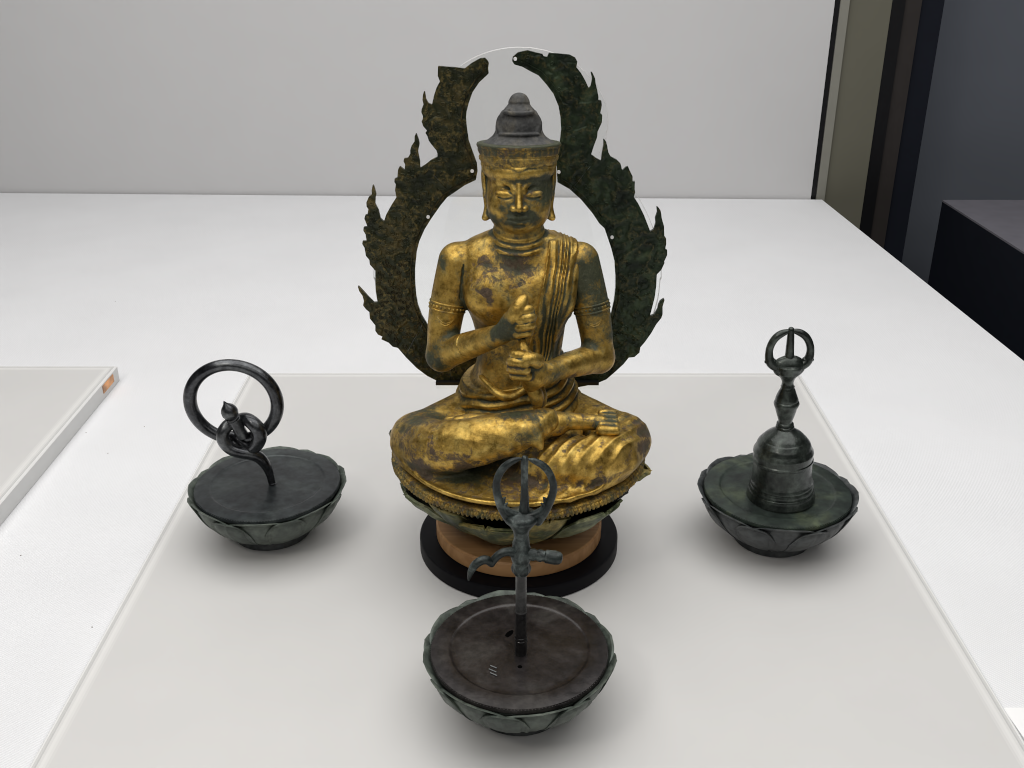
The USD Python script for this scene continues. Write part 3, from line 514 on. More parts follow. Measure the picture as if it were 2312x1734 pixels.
# head
HH = .00045
H = Field((-.033, -.036, .244), (.033, .033, .308), HH)
H.op((lambda x, y, z: np.maximum((np.sqrt(x ** 2 + (y - .0005) ** 2) - .0151), np.maximum(.247 - z, z - .275)), (-.016, -.016, .247), (.016, .016, .275)), .0005)
H.op(ell((0, .001, .2795), (.0243, .0262, .0285)), .004)
H.op(ell((0, .0012, .2955), (.0276, .0272, .0125)), .002)
H.op(ell((0, -.0065, .2690), (.0202, .0186, .0142)), .008)
H.op(ell((0, -.0165, .2610), (.0085, .0080, .0058)), .008)
for s in (-1, 1): H.op(ell((s * .0115, -.0130, .2715), (.0100, .0100, .0085)), .006)
fy = H.front
for s in (-1, 1):
    x0 = s * .0108; ys = fy(x0, .2845)
    H.op(ell((s * .0100, ys - .0002, .2852), (.0058, .0022, .0017), (0, s * 8, 0)), .0028, 'cut')                       # under the brow
    H.op(chain([(s * .0032, fy(s * .0032, .2845) + .0004, .2845), (s * .0075, fy(s * .0075, .2885) + .0006, .2890), (s * .0130, fy(s * .013, .2890) + .0007, .2895), (s * .0185, fy(s * .0185, .2868) + .0008, .2868)], [.0012, .0013, .0012, .0008], 4), .0022)
    H.op(ell((x0, fy(x0, .2815) + .0026, .2815), (.0066, .0036, .0033), (0, s * 6, 0)), .0022)                          # lowered lids
    H.op(chain([(s * .0050, fy(s * .005, .2808) - .0004, .2803), (s * .0085, fy(s * .0085, .2800) - .0004, .2793), (s * .0130, fy(s * .013, .2800) - .0003, .2794), (s * .0178, fy(s * .0178, .2812) + .0, .2810)], [.0004, .0007, .0007, .0003], 4), .0007, 'cut')
    H.op(chain([(s * .0052, fy(s * .0052, .2824) + .0002, .2826), (s * .0105, fy(s * .0105, .2838) + .0003, .2848), (s * .0172, fy(s * .0172, .2825) + .0004, .2826)], [.0004, .0006, .0003], 4), .0008, 'cut')
nb, nt = fy(0, .2865), fy(0, .2735)
H.op(chain([(0, nb + .0002, .2880), (0, nb - .0016, .2810), (0, nt - .0036, .2742)], [.0014, .0020, .0026], 3), .0024)
for s in (-1, 1): H.op(ell((s * .0037, nt - .0006, .2734), (.0027, .0030, .0022)), .0014)
for s in (-1, 1): H.op(rc((s * .0017, nt - .0022, .2705), (s * .0017, nt - .0016, .2722), .0007, .0007), .0006, 'cut')
m0 = fy(0, .2660)
H.op(ell((0, m0 + .0030, .2655), (.0100, .0040, .0040)), .003)
H.op(chain([(-.0070, fy(-.007, .2662) + .0008, .2664), (-.0028, m0 - .0006, .2677), (0, m0 - .0003, .2672), (.0028, m0 - .0006, .2677), (.0070, fy(.007, .2662) + .0008, .2664)], [.0007, .0015, .0014, .0015, .0007], 4), .001)
H.op(chain([(-.0055, fy(-.0055, .264) + .0008, .2645), (0, m0 - .0002, .2635), (.0055, fy(.0055, .264) + .0008, .2645)], [.0008, .0017, .0008], 4), .001)
H.op(chain([(-.0082, fy(-.0082, .2656) + .0002, .2660), (-.004, fy(-.004, .2656), .2655), (0, fy(0, .2655) + .0003, .2653), (.004, fy(.004, .2656), .2655), (.0082, fy(.0082, .2656) + .0002, .2660)], [.0004, .0006, .0007, .0006, .0004], 3), .0008, 'cut')
H.op(rc((-.0025, fy(0, .2605) - .0012, .2612), (.0025, fy(0, .2605) - .0012, .2612), .0014, .0014), .0025, 'cut')
for s in (-1, 1):                                                                                                     # long ears
    H.op(ell((s * .0250, .0035, .2830), (.0026, .0078, .0120), (0, s * 6, 0)), .0012)
    H.op(chain([(s * .0246, .0020, .2755), (s * .0232, .0000, .2655), (s * .0226, -.0010, .2612)], [.0022, .0023, .0031], 4), .0015)
    H.op(chain([(s * .0272, -.002, .289), (s * .0275, -.003, .282), (s * .0262, -.001, .274)], [.0009, .0011, .0009], 4), .001, 'cut')
# a thin step where the hair begins, higher in the middle
hx, hy, hz = np.meshgrid(*H.ax, indexing='ij', sparse=True)
line = .2992 - .0030 * np.cos(hx / .0265 * 3.1) ** 1 * 0 - .0020 * np.exp(-(hx / .004) ** 2) - .0018 * np.minimum((np.abs(hx) / .0225) ** 3, 2.2) + 0 * hy
H.F = np.where(hz > line, np.minimum(H.F, np.maximum(H.F - .0006, line - hz)), H.F).astype(np.float32)

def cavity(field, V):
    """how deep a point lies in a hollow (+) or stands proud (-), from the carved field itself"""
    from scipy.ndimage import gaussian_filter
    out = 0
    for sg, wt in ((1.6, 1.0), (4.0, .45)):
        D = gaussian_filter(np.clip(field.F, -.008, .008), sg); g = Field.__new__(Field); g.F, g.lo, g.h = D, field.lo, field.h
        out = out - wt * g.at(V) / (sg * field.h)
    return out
def wear_maps(V, base_w, base_g, spots, part=0, cav=None, ck=1.):
    """per vertex wear (gilding lost to brown ground) and green (patina), with the photograph's own patches: (point, radius, dwear, dgreen)"""
    w = base_w + (meshkit.fbm(V * 80, 3, 11 + part) - .5) * .22; g = base_g + (meshkit.fbm(V * 60, 3, 23 + part) - .5) * .30
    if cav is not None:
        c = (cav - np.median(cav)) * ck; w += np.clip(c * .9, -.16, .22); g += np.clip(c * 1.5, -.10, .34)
    for c, r, dw, dg in spots:
        d = np.linalg.norm((V - np.array(c)) * (1, .5, 1), axis=1) * (1 + .7 * (meshkit.fbm(V * 190, 3, 5) - .5)); t = np.clip(1.25 - d / r, 0, 1); t = t * t * (3 - 2 * t); w += dw * t; g += dg * t
    return dict(wear=w, green=g)
from scipy.ndimage import gaussian_filter as gf_
H.F = gf_(H.F, .9)
bm, hm = B.mesh(), H.mesh(); bcav = np.r_[cavity(B, bm.vertices), cavity(H, hm.vertices)]
hm.vertices[:, 0] *= 1 - .10 * np.clip((hm.vertices[:, 2] - .258) / .010, 0, 1)
body = trimesh.Trimesh(np.vstack([bm.vertices, hm.vertices]), np.vstack([bm.faces, hm.faces + len(bm.vertices)]), process=False)
SP = [(L(1090, 705, -.06), .012, 0, .5), (L(1065, 735, -.045), .008, 0, .45), (L(945, 770, -.01), .014, 0, .45), (L(960, 560, 0), .010, 0, .35), (L(1150, 395, -.024), .006, 0, .26), (L(1180, 440, -.02), .008, 0, .12),
      (L(1118, 472, -.026), .007, .05, .30), (L(1090, 445, -.024), .0045, 0, .22), (L(1150, 425, -.024), .005, .1, .12), (L(1190, 410, -.012), .012, 0, .26), (L(1045, 470, -.015), .008, 0, .25), (L(1117, 528, -.015), .010, .1, .2), (L(1288, 600, 0), .022, 0, .34), (L(1295, 680, 0), .020, 0, .33), (L(1268, 555, 0), .014, 0, .24), (L(1250, 590, 0), .010, 0, .25), (L(1310, 720, 0), .012, 0, .3), (L(1098, 476, -.026), .0055, 0, .28), (L(1142, 472, -.026), .0055, 0, .28), (L(1068, 475, -.02), .006, 0, .24), (L(1080, 452, -.025), .0035, 0, .25), (L(1160, 470, -.02), .006, .0, .3), (L(1175, 395, -.02), .007, 0, .28), (L(1060, 395, -.02), .004, 0, .2), (L(1110, 492, -.026), .004, 0, .22),
      (L(1128, 660, -.063), .01, -.25, -.2), (L(1105, 562, -.025), .008, .24, .03), (L(1052, 632, -.028), .0040, .34, .1), (L(1058, 650, -.028), .0040, .34, .1), (L(1040, 572, -.02), .006, .20, 0), (L(1130, 590, -.028), .012, .13, 0), (L(1075, 585, -.028), .014, .08, 0), (L(1030, 620, -.02), .010, .12, 0), (L(1200, 805, -.05), .012, .06, .3), (L(1150, 675, -.062), .006, .2, .3), (L(1110, 785, -.068), .010, .26, 0), (L(1230, 815, -.04), .007, .4, 0),
      (L(940, 700, 0), .012, -.2, -.1), (L(965, 600, -.01), .010, -.2, -.1), (L(1075, 405, -.024), .009, -.2, -.2), (L(1060, 450, -.02), .008, -.2, -.15), (L(1300, 770, -.02), .012, -.2, -.1), (L(1055, 745, -.035), .01, -.1, -.1)]
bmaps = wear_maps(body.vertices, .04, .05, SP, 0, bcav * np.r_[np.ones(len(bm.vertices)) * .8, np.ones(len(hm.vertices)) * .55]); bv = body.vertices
above = bv[:, 2] - (.2992 - .0020 * np.exp(-(bv[:, 0] / .004) ** 2) - .0018 * np.minimum((np.abs(bv[:, 0]) / .0225) ** 3, 2.2))
bmaps['green'] += .16 * np.exp(-(above / .0007) ** 2) + .10 * (above > 0) * (np.sin(bv[:, 0] * 1500) > .2)
obj('body', body, M['gold'], statue, smooth=True, attrs=bmaps)

# armlets: two thin hoops with a beaded strip, and a hanging loop below
for sh, el, s in ((shL, elL, -1), (shR, elR, 1)):
    d = (el - sh) / np.linalg.norm(el - sh); c = sh + (el - sh) * .46 + np.array([s * .0020, -.001, 0]); u = np.cross(d, [0, 1, 0]); u /= np.linalg.norm(u); v = np.cross(d, u); ms = []
    for o in (-.0024, .0024):
        ms.append(tube([c + d * o + (u * math.cos(a) + v * math.sin(a)) * .01235 for a in np.linspace(0, 2 * PI, 37)[:-1]], .0008, 80, 8, closed=True, smooth=False))
    for a in np.arange(0, 2 * PI, 2 * PI / 26):
        b = trimesh.creation.icosphere(1, .0011); b.apply_translation(c + (u * math.cos(a) + v * math.sin(a)) * .0123); ms.append(b)
    for rad in (.0068, .0052):
        ms.append(tube([c + d * .0052 + (-v if v[1] > 0 else v) * 0.0114 * math.cos(t * .55) + u * (0.0114 * math.sin(t * .55)) * 1.05 + d * (rad - rad * t * t * .9) for t in np.linspace(-1, 1, 13)], [.0004] + [.0008] * 11 + [.0004], 40, 8))
    am = join(*ms); obj('armlet', am, M['gold'], statue, smooth=True, attrs=wear_maps(am.vertices, .0, .0 if s < 0 else .22, []))

# robe over one shoulder and wound round the waist
R = TORSO
rx, ry, rz = np.meshgrid(*R.ax, indexing='ij', sparse=True)
edge = np.interp(rz.ravel(), [.10, .150, .168, .185, .205, .225, .236, .244, .272], [-.004, .000, .006, .0085, .0125, .0165, .0185, .0200, .0215]).reshape(rz.shape).astype(np.float32)
nz = noise3(rx, ry, rz, 70, 3).astype(np.float32)
u = rx - edge
ph = (u + .0006 * np.sin(rz * 130) + .0006 * np.sin(rz * 60 + 1)) / (.0046 + .0012 * np.sin(u * 300)) + .55 * nz + (rz - .2) * 14
ridge = 1 - np.abs(2 * (ph - np.floor(ph)) - 1)
sash = np.maximum(-u, R.F - (.0011 + .0016 * ridge ** 1.0 + .0010 * np.exp(-(u / .0015) ** 2)))
sash = np.maximum(np.maximum(sash, rz - .2475), .1500 + .24 * rx - rz)
wl = .1520 + .24 * rx - .06 * np.abs(ry)
v_ = (rz - wl) / .0078 + .5 * nz; ridge2 = (1 - np.abs(2 * (v_ - np.floor(v_)) - 1))
wrap = np.maximum(rz - wl, R.F - (.0014 + .0022 * ridge2 ** .8 + .0015 * np.exp(-((rz - wl) / .0016) ** 2)))
R.F = np.minimum(sash, wrap).astype(np.float32)
R.op(chain([L(1040, 815, -.035), L(1075, 850, -.048), L(1105, 858, -.050), L(1135, 840, -.048)], [.0022, .0028, .0028, .0022], 5), .006)      # rolled lower edge
R.op(chain([L(1150, 838, -.058), L(1158, 855, -.058), L(1160, 878, -.058)], [.0042, .0050, .0030], 4), .004)                             # tail below the hand
R.op(chain([L(1168, 842, -.052), L(1172, 860, -.054), L(1170, 880, -.056)], [.0030, .0032, .0020], 4), .002)
R.F = np.maximum(R.F, np.maximum(np.abs(rx) * 0 + .112 - rz, -1)).astype(np.float32)
rm = R.mesh()
RS = [(L(1185, 700, -.02), .018, .10, .20), (L(1215, 560, 0), .012, -.05, -.1), (L(1200, 640, -.01), .014, .1, .1), (L(1205, 760, -.01), .014, 0, .22), (L(1160, 870, -.055), .010, .2, .1), (L(1070, 800, -.04), .012, 0, .15), (L(1080, 830, -.045), .012, -.15, -.1), (L(1100, 852, -.05), .006, .25, .15)]
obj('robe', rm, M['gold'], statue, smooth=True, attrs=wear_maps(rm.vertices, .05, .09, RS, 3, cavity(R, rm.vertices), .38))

# crossed legs under the skirt
Gd = Field((-.098, -.106, .086), (.099, .070, .150), .0008)
hip = [np.array([s * .026, .004, .113]) for s in (-1, 1)]
kL, kR = np.array([-.0715, -.030, .1065]), np.array([.0745, -.030, .1055])
Gd.op(ell((0, .004, .106), (.058, .042, .020)), .004)
Gd.op(chain([hip[0], kL], [.0205, .0180]), .008); Gd.op(chain([hip[1], kR], [.0205, .0180]), .008)
Gd.op(chain([kL, L(960, 965, -.062), L(1065, 945, -.075), L(1130, 928, -.073), L(1180, 908, -.066)], [.0185, .0180, .0155, .0125, .0085], 4), .006)     # front shin
Gd.op(chain([kR, L(1310, 985, -.060), L(1215, 1000, -.070), L(1150, 1005, -.070)], [.0185, .0175, .0140, .0090], 4), .006)  # other shin
Gd.op(ell((0, -.040, .118), (.045, .030, .010)), .008)
def apron(x, y, z):
    q = np.sqrt((x / .0850) ** 2 + ((y + .016) / .0840) ** 2); top = .0965 + .024 * np.clip(1.0 - q, 0, 1) ** 1.15
    return np.maximum((q - 1) * .084, np.maximum(z - top, .0936 - z)) * .9
Gd.op((apron, (-.086, -.1, .089), (.086, .07, .125)), .008)
Gd.op((lambda x, y, z: np.sqrt(((np.sqrt((x / .0850) ** 2 + ((y + .016) / .0840) ** 2) - 1) * .084) ** 2 + (z - .0958) ** 2) - .0010, (-.09, -.104, .092), (.09, .072, .099)), .002)
Gd.op(chain([L(1110, 922, -.079), L(1150, 940, -.082), L(1168, 966, -.086)], [.0045, .0052, .0022], 3), .006)                   # cloth point between the shins
gx, gy, gz = np.meshgrid(*Gd.ax, indexing='ij', sparse=True)
shell = np.abs(Gd.F) < .006; ii = np.argwhere(shell); P = np.stack([Gd.ax[k][ii[:, k]] for k in range(3)], 1).astype(float)
n1 = meshkit.fbm(P * 55, 2, 9) - .5
rt = 1 / (1 + np.exp(-(P[:, 0] - .012) / .004)); low = 1 / (1 + np.exp((P[:, 2] - .105) / .003))
fr = 1 / (1 + np.exp((P[:, 1] + .030) / .006))
a1 = (.80 * P[:, 0] - .60 * P[:, 1] - .25 * P[:, 2]) / .0080 + .6 * n1; f1 = (1 - np.abs(2 * (a1 - np.floor(a1)) - 1)) ** 1.4
a2 = (.30 * P[:, 0] + .5 * P[:, 1] + .9 * P[:, 2]) / .0105 + .8 * n1; f2 = (1 - np.abs(2 * (a2 - np.floor(a2)) - 1)) ** 1.4
a3 = (.55 * np.abs(P[:, 0]) + .75 * P[:, 1] + .2 * P[:, 2]) / .0115 + .9 * n1; f3 = (1 - np.abs(2 * (a3 - np.floor(a3)) - 1))
disp = fr * (rt * .0013 * (.5 + 1.6 * (n1 + .25)) * (f1 - .4) + (1 - rt) * .0005 * (f2 - .4)) + (1 - fr) * .0006 * (f3 - .4) + .0004 * n1
Gd.F[tuple(ii.T)] -= (disp * (1 - .4 * low)).astype(np.float32)
FEET = Gd.copy(); FEET.F[:] = .02
lm = Gd.mesh()
LS = [(L(900, 1000, -.06), .016, .16, -.05), (L(1010, 990, -.08), .016, .22, 0), (L(950, 960, -.07), .012, .12, 0), (L(1230, 1000, -.08), .03, -.06, -.3), (L(1320, 960, -.06), .025, -.1, -.25), (L(1010, 950, -.08), .02, -.15, -.2), (L(870, 1010, -.06), .012, -.15, 0), (L(1390, 940, -.04), .012, .2, .1), (L(1150, 930, -.08), .008, 0, .3),
      (L(1130, 900, -.06), .01, .1, .1), (L(900, 900, -.03), .02, .12, .2), (L(1340, 890, -.02), .02, .1, .12), (L(1000, 1050, -.08), .02, .1, .15), (L(1120, 1060, -.085), .02, .16, .0), (L(1300, 1040, -.08), .015, .14, .05)]
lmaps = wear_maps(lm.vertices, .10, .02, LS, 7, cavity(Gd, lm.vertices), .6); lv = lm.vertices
hem = np.exp(-((np.sqrt((lv[:, 0] / .0850) ** 2 + ((lv[:, 1] + .016) / .0840) ** 2) - 1.005) / .02) ** 2) * (lv[:, 2] < .0985)
lmaps['wear'] -= .22 * hem; lmaps['green'] -= .15 * hem
obj('skirt', lm, M['gold'], statue, smooth=True, attrs=lmaps)
# feet laid on the thighs, soles up
Ft = Field((-.075, -.085, .108), (.085, -.005, .150), .0006)
def foot(pts, rs, toes, k=.003):
    Ft.op(chain(pts, rs, 3), k)
    for a, b, r in toes: Ft.op(rc(a, b, r, r * .85), .0009)
fa = [L(1165, 925, -.066), L(1200, 905, -.062), L(1250, 903, -.058), L(1300, 905, -.056)]
Ft.op(ell(L(1195, 908, -.062), (.0105, .0085, .0085)), .003); foot(fa, [.0072, .0066, .0058, .0050], [(L(1300, 884 + 9.5 * k, -.048 - .0042 * k), L(1328 + 1 * k, 883 + 10 * k, -.048 - .0038 * k), .0026 + .0003 * k) for k in range(5)])
fb = [L(1075, 908, -.060), L(1030, 905, -.062), L(990, 908, -.062)]
foot(fb, [.0070, .0066, .0058], [(L(992, 897 + 6 * k, -.056 - .0035 * k), L(962 - 2 * k + (k - 2) ** 2, 900 + 5.5 * k, -.056 - .0035 * k), .0028) for k in range(4)])
fm = Ft.mesh(); fcav = cavity(Ft, fm.vertices); fm.vertices += (0, .0036, -.0046)
obj('feet', fm, M['gold'], statue, smooth=True, attrs=wear_maps(fm.vertices, .04, .0, [(L(1330, 890, -.05), .010, 0, .3), (L(960, 905, -.06), .01, -.3, -.2)], 4, fcav, .5))

# crown band and hair
def cprof(pr, n=96): return lathe(pr, n)
cb_ = cprof([(.0240, .2955), (.0256, .2972), (.0258, .2990), (.0262, .2992), (.0268, .3000), (.0266, .3008), (.0270, .3014), (.0268, .3022), (.0262, .3027), (.0266, .3033), (.0270, .3042), (.0274, .3060), (.0277, .3072), (.0274, .3078), (.0283, .3084), (.0286, .3094), (.0282, .3103), (.0272, .3108), (.020, .3108)])
a_ = np.arctan2(cb_.vertices[:, 1], cb_.vertices[:, 0]); bz = np.exp(-((cb_.vertices[:, 2] - .3055) / .0016) ** 2)
cb_.vertices[:, :2] *= (1 + .012 * bz * np.sign(np.sin(a_ * 34)))[:, None]; cb_.vertices[:, 1] = cb_.vertices[:, 1] * 1.03 + .0005
cb_.vertices[:, :2] *= .975; cb_ = roughen(cb_, .00035, 260, 8); zc0 = cb_.vertices[:, 2].copy(); cb_.vertices[:, 2] -= .11 * cb_.vertices[:, 1]
obj('crown_band', cb_, M['gold'], statue, smooth=True, attrs=dict(wear=.10 + .10 * (zc0 > .3035) + .5 * (zc0 > .3100), green=.10 + .10 * (zc0 > .3040) + .15 * np.sin(a_ * 34) * bz + .3 * (zc0 > .3100)))
Hr = Field((-.031, -.031, .3085), (.031, .031, .347), .0005)
cone = PchipInterpolator([.300, .3092, .3112, .3134, .3158, .3190], [.0266, .0260, .0226, .0190, .0166, .0152])
Hr.op((lambda x, y, z: np.maximum(np.sqrt(x * x + (y - .0005) ** 2) - cone(np.clip(z, .3, .3190).ravel()).reshape(z.shape), z - .3175) * .8, (-.03, -.03, .305), (.03, .03, .3180)), .0005)
knot = PchipInterpolator([.305, .3150, .3190, .3235, .3275, .3310, .3338, .3355], [.0150, .0150, .0147, .0139, .0124, .0104, .0080, .0058])
Hr.op((lambda x, y, z: np.maximum(np.sqrt(x * x + ((y - .0005) * 1.05) ** 2) - knot(np.clip(z, .305, .3355).ravel()).reshape(z.shape), z - .3355) * .75, (-.017, -.017, .312), (.017, .017, .3355)), .001)
Hr.op(ell((0, .0005, .3366), (.0063, .0062, .0058)), .0030)
for s in (-1, 1):
    Hr.op(chain([(s * .0105, -.0080, .3165), (s * .0124, -.0050, .3215), (s * .0110, -.0048, .3270), (s * .0072, -.0068, .3312)], [.0020, .0026, .0024, .0018], 4), .0009)
    Hr.op(chain([(s * .0128, .002, .3165), (s * .0126, .003, .3220), (s * .0098, .002, .3290)], [.0022, .0024, .0020], 4), .0010)
    Hr.op(chain([(s * .0112, -.0115, .3160), (s * .0100, -.0118, .3220), (s * .0078, -.0108, .3290)], [.0006, .0007, .0005], 3), .0008, 'cut')
Hr.op(chain([(-.0125, -.0100, .3165), (-.0065, -.0146, .3168), (0, -.0160, .3168), (.0065, -.0146, .3168), (.0125, -.0100, .3165)], [.0010, .0013, .0014, .0013, .0010], 4), .0007)
Hr.op(chain([(-.0088, -.0085, .3305), (-.004, -.0118, .3300), (.004, -.0118, .3300), (.0088, -.0085, .3305)], [.0011, .0015, .0015, .0011], 4), .0009)
Hr.op(rc((-.001, -.0155, .3235), (.0015, -.0155, .3238), .0009, .0007), .001, 'cut')
hmesh = Hr.mesh(); hmesh = roughen(hmesh, .0003, 180, 4); hmesh.vertices[:, 2] -= .11 * hmesh.vertices[:, 1]
obj('hair', hmesh, M['hair'], statue, smooth=True)

# ------------------------------------------------------------------ lotus pedestal
PC = (SX, SY - .0075)
ped = thing('lotus_pedestal', 'green and gilt lotus pedestal with flared petals under the seated statue', 'pedestal', (PC[0], PC[1], 0))
obj('seat_disc', roughen(lathe([(.0001, .0900), (.083, .0895), (.087, .0890), (.0900, .0881), (.0912, .0865), (.0910, .0850), (.084, .0842), (.05, .0840), (.0001, .0840)], 120), .0004, 60, 3), M['gold'], ped, smooth=True,
    attrs=dict(wear=np.full(120 * 9, .16), green=np.full(120 * 9, .10)))
n_a, n_c = 700, 10; aa = np.arange(n_a) / n_a * 2 * PI; cc = np.arange(n_c) / n_c * 2 * PI
rr = .0019 * (1 + .28 * np.sign(np.sin(aa * 170))[:, None] * np.ones(n_c)) * (1 + .25 * (meshkit.noise(np.c_[np.cos(aa), np.sin(aa), 0 * aa] * 25, 3) - .5))[:, None]
V = np.stack([(.0908 + rr * np.cos(cc)) * np.cos(aa)[:, None], (.0908 + rr * np.cos(cc)) * np.sin(aa)[:, None], .0845 + rr * 1.15 * np.sin(cc)], -1).reshape(-1, 3)
i, j = np.meshgrid(np.arange(n_a), np.arange(n_c), indexing='ij'); i2, j2 = (i + 1) % n_a, (j + 1) % n_c
Q = np.stack([i * n_c + j, i2 * n_c + j, i2 * n_c + j2, i * n_c + j2], -1).reshape(-1, 4)
obj('ribbed_edge', trimesh.Trimesh(V, np.vstack([Q[:, [0, 1, 2]], Q[:, [0, 2, 3]]]), process=False), M['gold'], ped, smooth=True, attrs=dict(wear=np.full(len(V), .12), green=np.full(len(V), .16)))
obj('bowl', lathe([(.0001, .0285), (.036, .0285), (.040, .0300), (.0450, .0360), (.0555, .0480), (.0660, .0620), (.0755, .0745), (.0810, .0820), (.0850, .0845)], 90), M['pedestal_dark'], ped)
PB = PchipInterpolator([0, .2, .4, .6, .8, 1], [.038, .049, .062, .0735, .0845, .0905]); PZ = PchipInterpolator([0, .2, .4, .6, .8, 1], [.0290, .0385, .0505, .0625, .0755, .0800])
def pedestal_petal(th, half, length, flare, lift, seed, twist=0., mm='pedestal', inset=0.):
    r0 = np.random.default_rng(seed); na, nv = 31, 26; a = np.linspace(-1, 1, na); v = np.linspace(0, 1, nv)[:, None]
    wid = np.interp(v.ravel(), [0, .15, .45, .75, .92, 1], [.28, .50, .92, 1., .82, .12])[:, None] * half
    ang = th + a[None, :] * wid + twist * v; s = v * length + 0 * a[None, :]
    r = PB(np.clip(s, 0, 1)) +   .0016 + .0035 * v ** 2 + .0060 * (1 - a[None, :] ** 2) * np.sin(v * PI) + flare * np.clip((s - .72) / .28, 0, 1.4) ** 2 - .0012 * np.exp(-((np.abs(a[None, :]) - .86) / .05) ** 2) + .0012 * np.exp(-(a[None, :] / .06) ** 2) * v
    z = PZ(np.clip(s, 0, 1)) + lift * v ** 2 + .0012 * np.sin(a[None, :] * 7 + seed) * v ** 2
    r = r - inset * (.3 + .7 * s)
    r = r + (meshkit.noise(np.stack([ang * 12, s * 8, 0 * s], -1), seed) - .5) * .0016
    def g(rr, dz): return np.stack([rr * np.cos(ang), rr * np.sin(ang), z + dz], -1).reshape(-1, 3)
    V = np.vstack([g(r, 0), g(r - .0013, .0008)]); i, j = np.meshgrid(np.arange(nv - 1), np.arange(na - 1), indexing='ij'); off = na * nv
    q = np.stack([i * na + j, i * na + j + 1, (i + 1) * na + j + 1, (i + 1) * na + j], -1).reshape(-1, 4)
    bd = np.r_[np.arange(na), np.arange(1, nv) * na + na - 1, ((nv - 1) * na + np.arange(na - 2, -1, -1)), np.arange(nv - 2, 0, -1) * na]; b2 = np.roll(bd, -1)
    Q = np.vstack([q, q[:, ::-1] + off, np.stack([b2, bd, bd + off, b2 + off], -1)])
    obj('petal', trimesh.Trimesh(V, np.vstack([Q[:, [0, 1, 2]], Q[:, [0, 2, 3]]]), process=False), M[mm], ped, smooth=50)
D_ = math.radians
for k, (th, half, ln, fl, lf, mm) in enumerate(((-104, 16.5, .84, .001, -.003, 'pedestal'), (-50, 17, .90, .002, -.003, 'petal_pale'), (-10, 11, 1.0, .0085, -.003, 'pedestal'), (32, 21, 1.0, .004, .004, 'pedestal'), (75, 21, 1., .004, .004, 'pedestal'), (118, 21, 1., .004, .004, 'pedestal'), (168, 13, 1.0, .0085, .010, 'pedestal'), (-151, 16, .86, .001, -.003, 'petal_pale'), (-128, 13, .90, .000, -.001, 'pedestal'), (-77, 14, .90, .000, -.001, 'pedestal'), (-30, 13, .90, .000, -.002, 'pedestal_dark'))):
    pedestal_petal(D_(th), D_(half), ln, fl, lf, 31 + k, mm=mm, inset=.0055 if half < 15 else 0.)

st = thing('turned_base', 'black round base with a pale wooden disc on it, under the lotus pedestal', 'base', (.0052, .684, 0))
obj('black_disc', lathe([(.0001, .0003), (.0755, .0003), (.0763, .0010), (.0763, .0105), (.0755, .0118), (.0740, .0122), (.0001, .0122)], 128), M['black_disc'], st, smooth=40)
obj('wood_disc', lathe([(.0001, .0125), (.0628, .0125), (.0634, .0132), (.0634, .0232), (.0622, .0246), (.0001, .0248)], 128), M['wood'], st, smooth=40)
obj('post', lathe([(.0001, .0250), (.034, .0250), (.034, .0282), (.0001, .0282)], 60), M['wood'], st)

# ------------------------------------------------------------------ flaming halo
HY = .748
def hx_(pts, sc, ox, oy):
    out = []
    for x, y in pts:
        P = at_y((ox + x * sc) / KD, (oy + y * sc) / KD, HY); out.append((P[0], P[2]))
    return out
A4, A5, A6, A7 = (.24715, 790, 90), (.25916, 1120, 90), (.30137, 790, 400), (.2892, 1340, 420)
left_out = hx_([(1160, 1130), (1120, 1020), (1085, 920), (1068, 800), (1060, 710), (1065, 660), (1085, 580), (1120, 480), (1180, 390), (1255, 320), (1268, 305), (1262, 260), (1270, 215), (1258, 190), (1235, 165), (1190, 170), (1110, 215), (1050, 262), (960, 252), (805, 240), (803, 330), (822, 380), (790, 440), (768, 510), (750, 592), (718, 580), (695, 540), (690, 500), (680, 455), (668, 500), (663, 545), (672, 590), (655, 635), (652, 660), (668, 700), (665, 725), (655, 745), (670, 790), (705, 830), (690, 850), (708, 880), (720, 920), (745, 955), (790, 1010), (800, 1040), (800, 1072),
     (740, 1100), (690, 1140), (642, 1172), (640, 1110), (622, 1020), (636, 950), (628, 910), (605, 848), (592, 880), (590, 930), (562, 970), (550, 1010), (552, 1040), (530, 1080), (495, 1085), (490, 1110), (505, 1140), (500, 1190), (455, 1155), (440, 1185), (433, 1260), (408, 1270), (406, 1300), (420, 1320), (412, 1370), (425, 1440), (380, 1510), (330, 1600)], *A4) + hx_([(254, 334),
     (230, 310), (215, 250), (190, 200), (192, 150), (198, 130), (186, 85), (172, 48), (163, 100), (165, 130), (140, 150), (123, 190), (125, 220), (138, 240), (132, 280), (115, 285), (108, 310), (120, 340), (132, 372), (103, 375), (100, 400), (118, 430), (125, 480), (95, 480), (92, 500), (110, 530), (120, 590), (145, 620), (150, 655), (190, 700), (190, 760), (195, 850), (208, 938), (180, 940), (140, 900), (100, 855), (55, 808), (70, 855), (95, 890), (105, 930), (98, 960), (120, 990), (145, 1010), (150, 1060), (190, 1110), (190, 1150), (210, 1180), (245, 1195), (235, 1215), (290, 1240), (320, 1270), (360, 1280), (420, 1350), (500, 1430), (580, 1490), (640, 1520), (700, 1535), (900, 1580), (1150, 1590)], *A6)
left_in = hx_([(1150, 1330), (900, 1330), (720, 1270), (630, 1190), (570, 1090), (540, 1040), (510, 960), (495, 880), (487, 770), (487, 690), (500, 560), (520, 480), (560, 390), (610, 310), (680, 210), (730, 150)], *A6) + hx_([(960, 1390), (1050, 1328), (1150, 1280), (1166, 1200)], *A4)
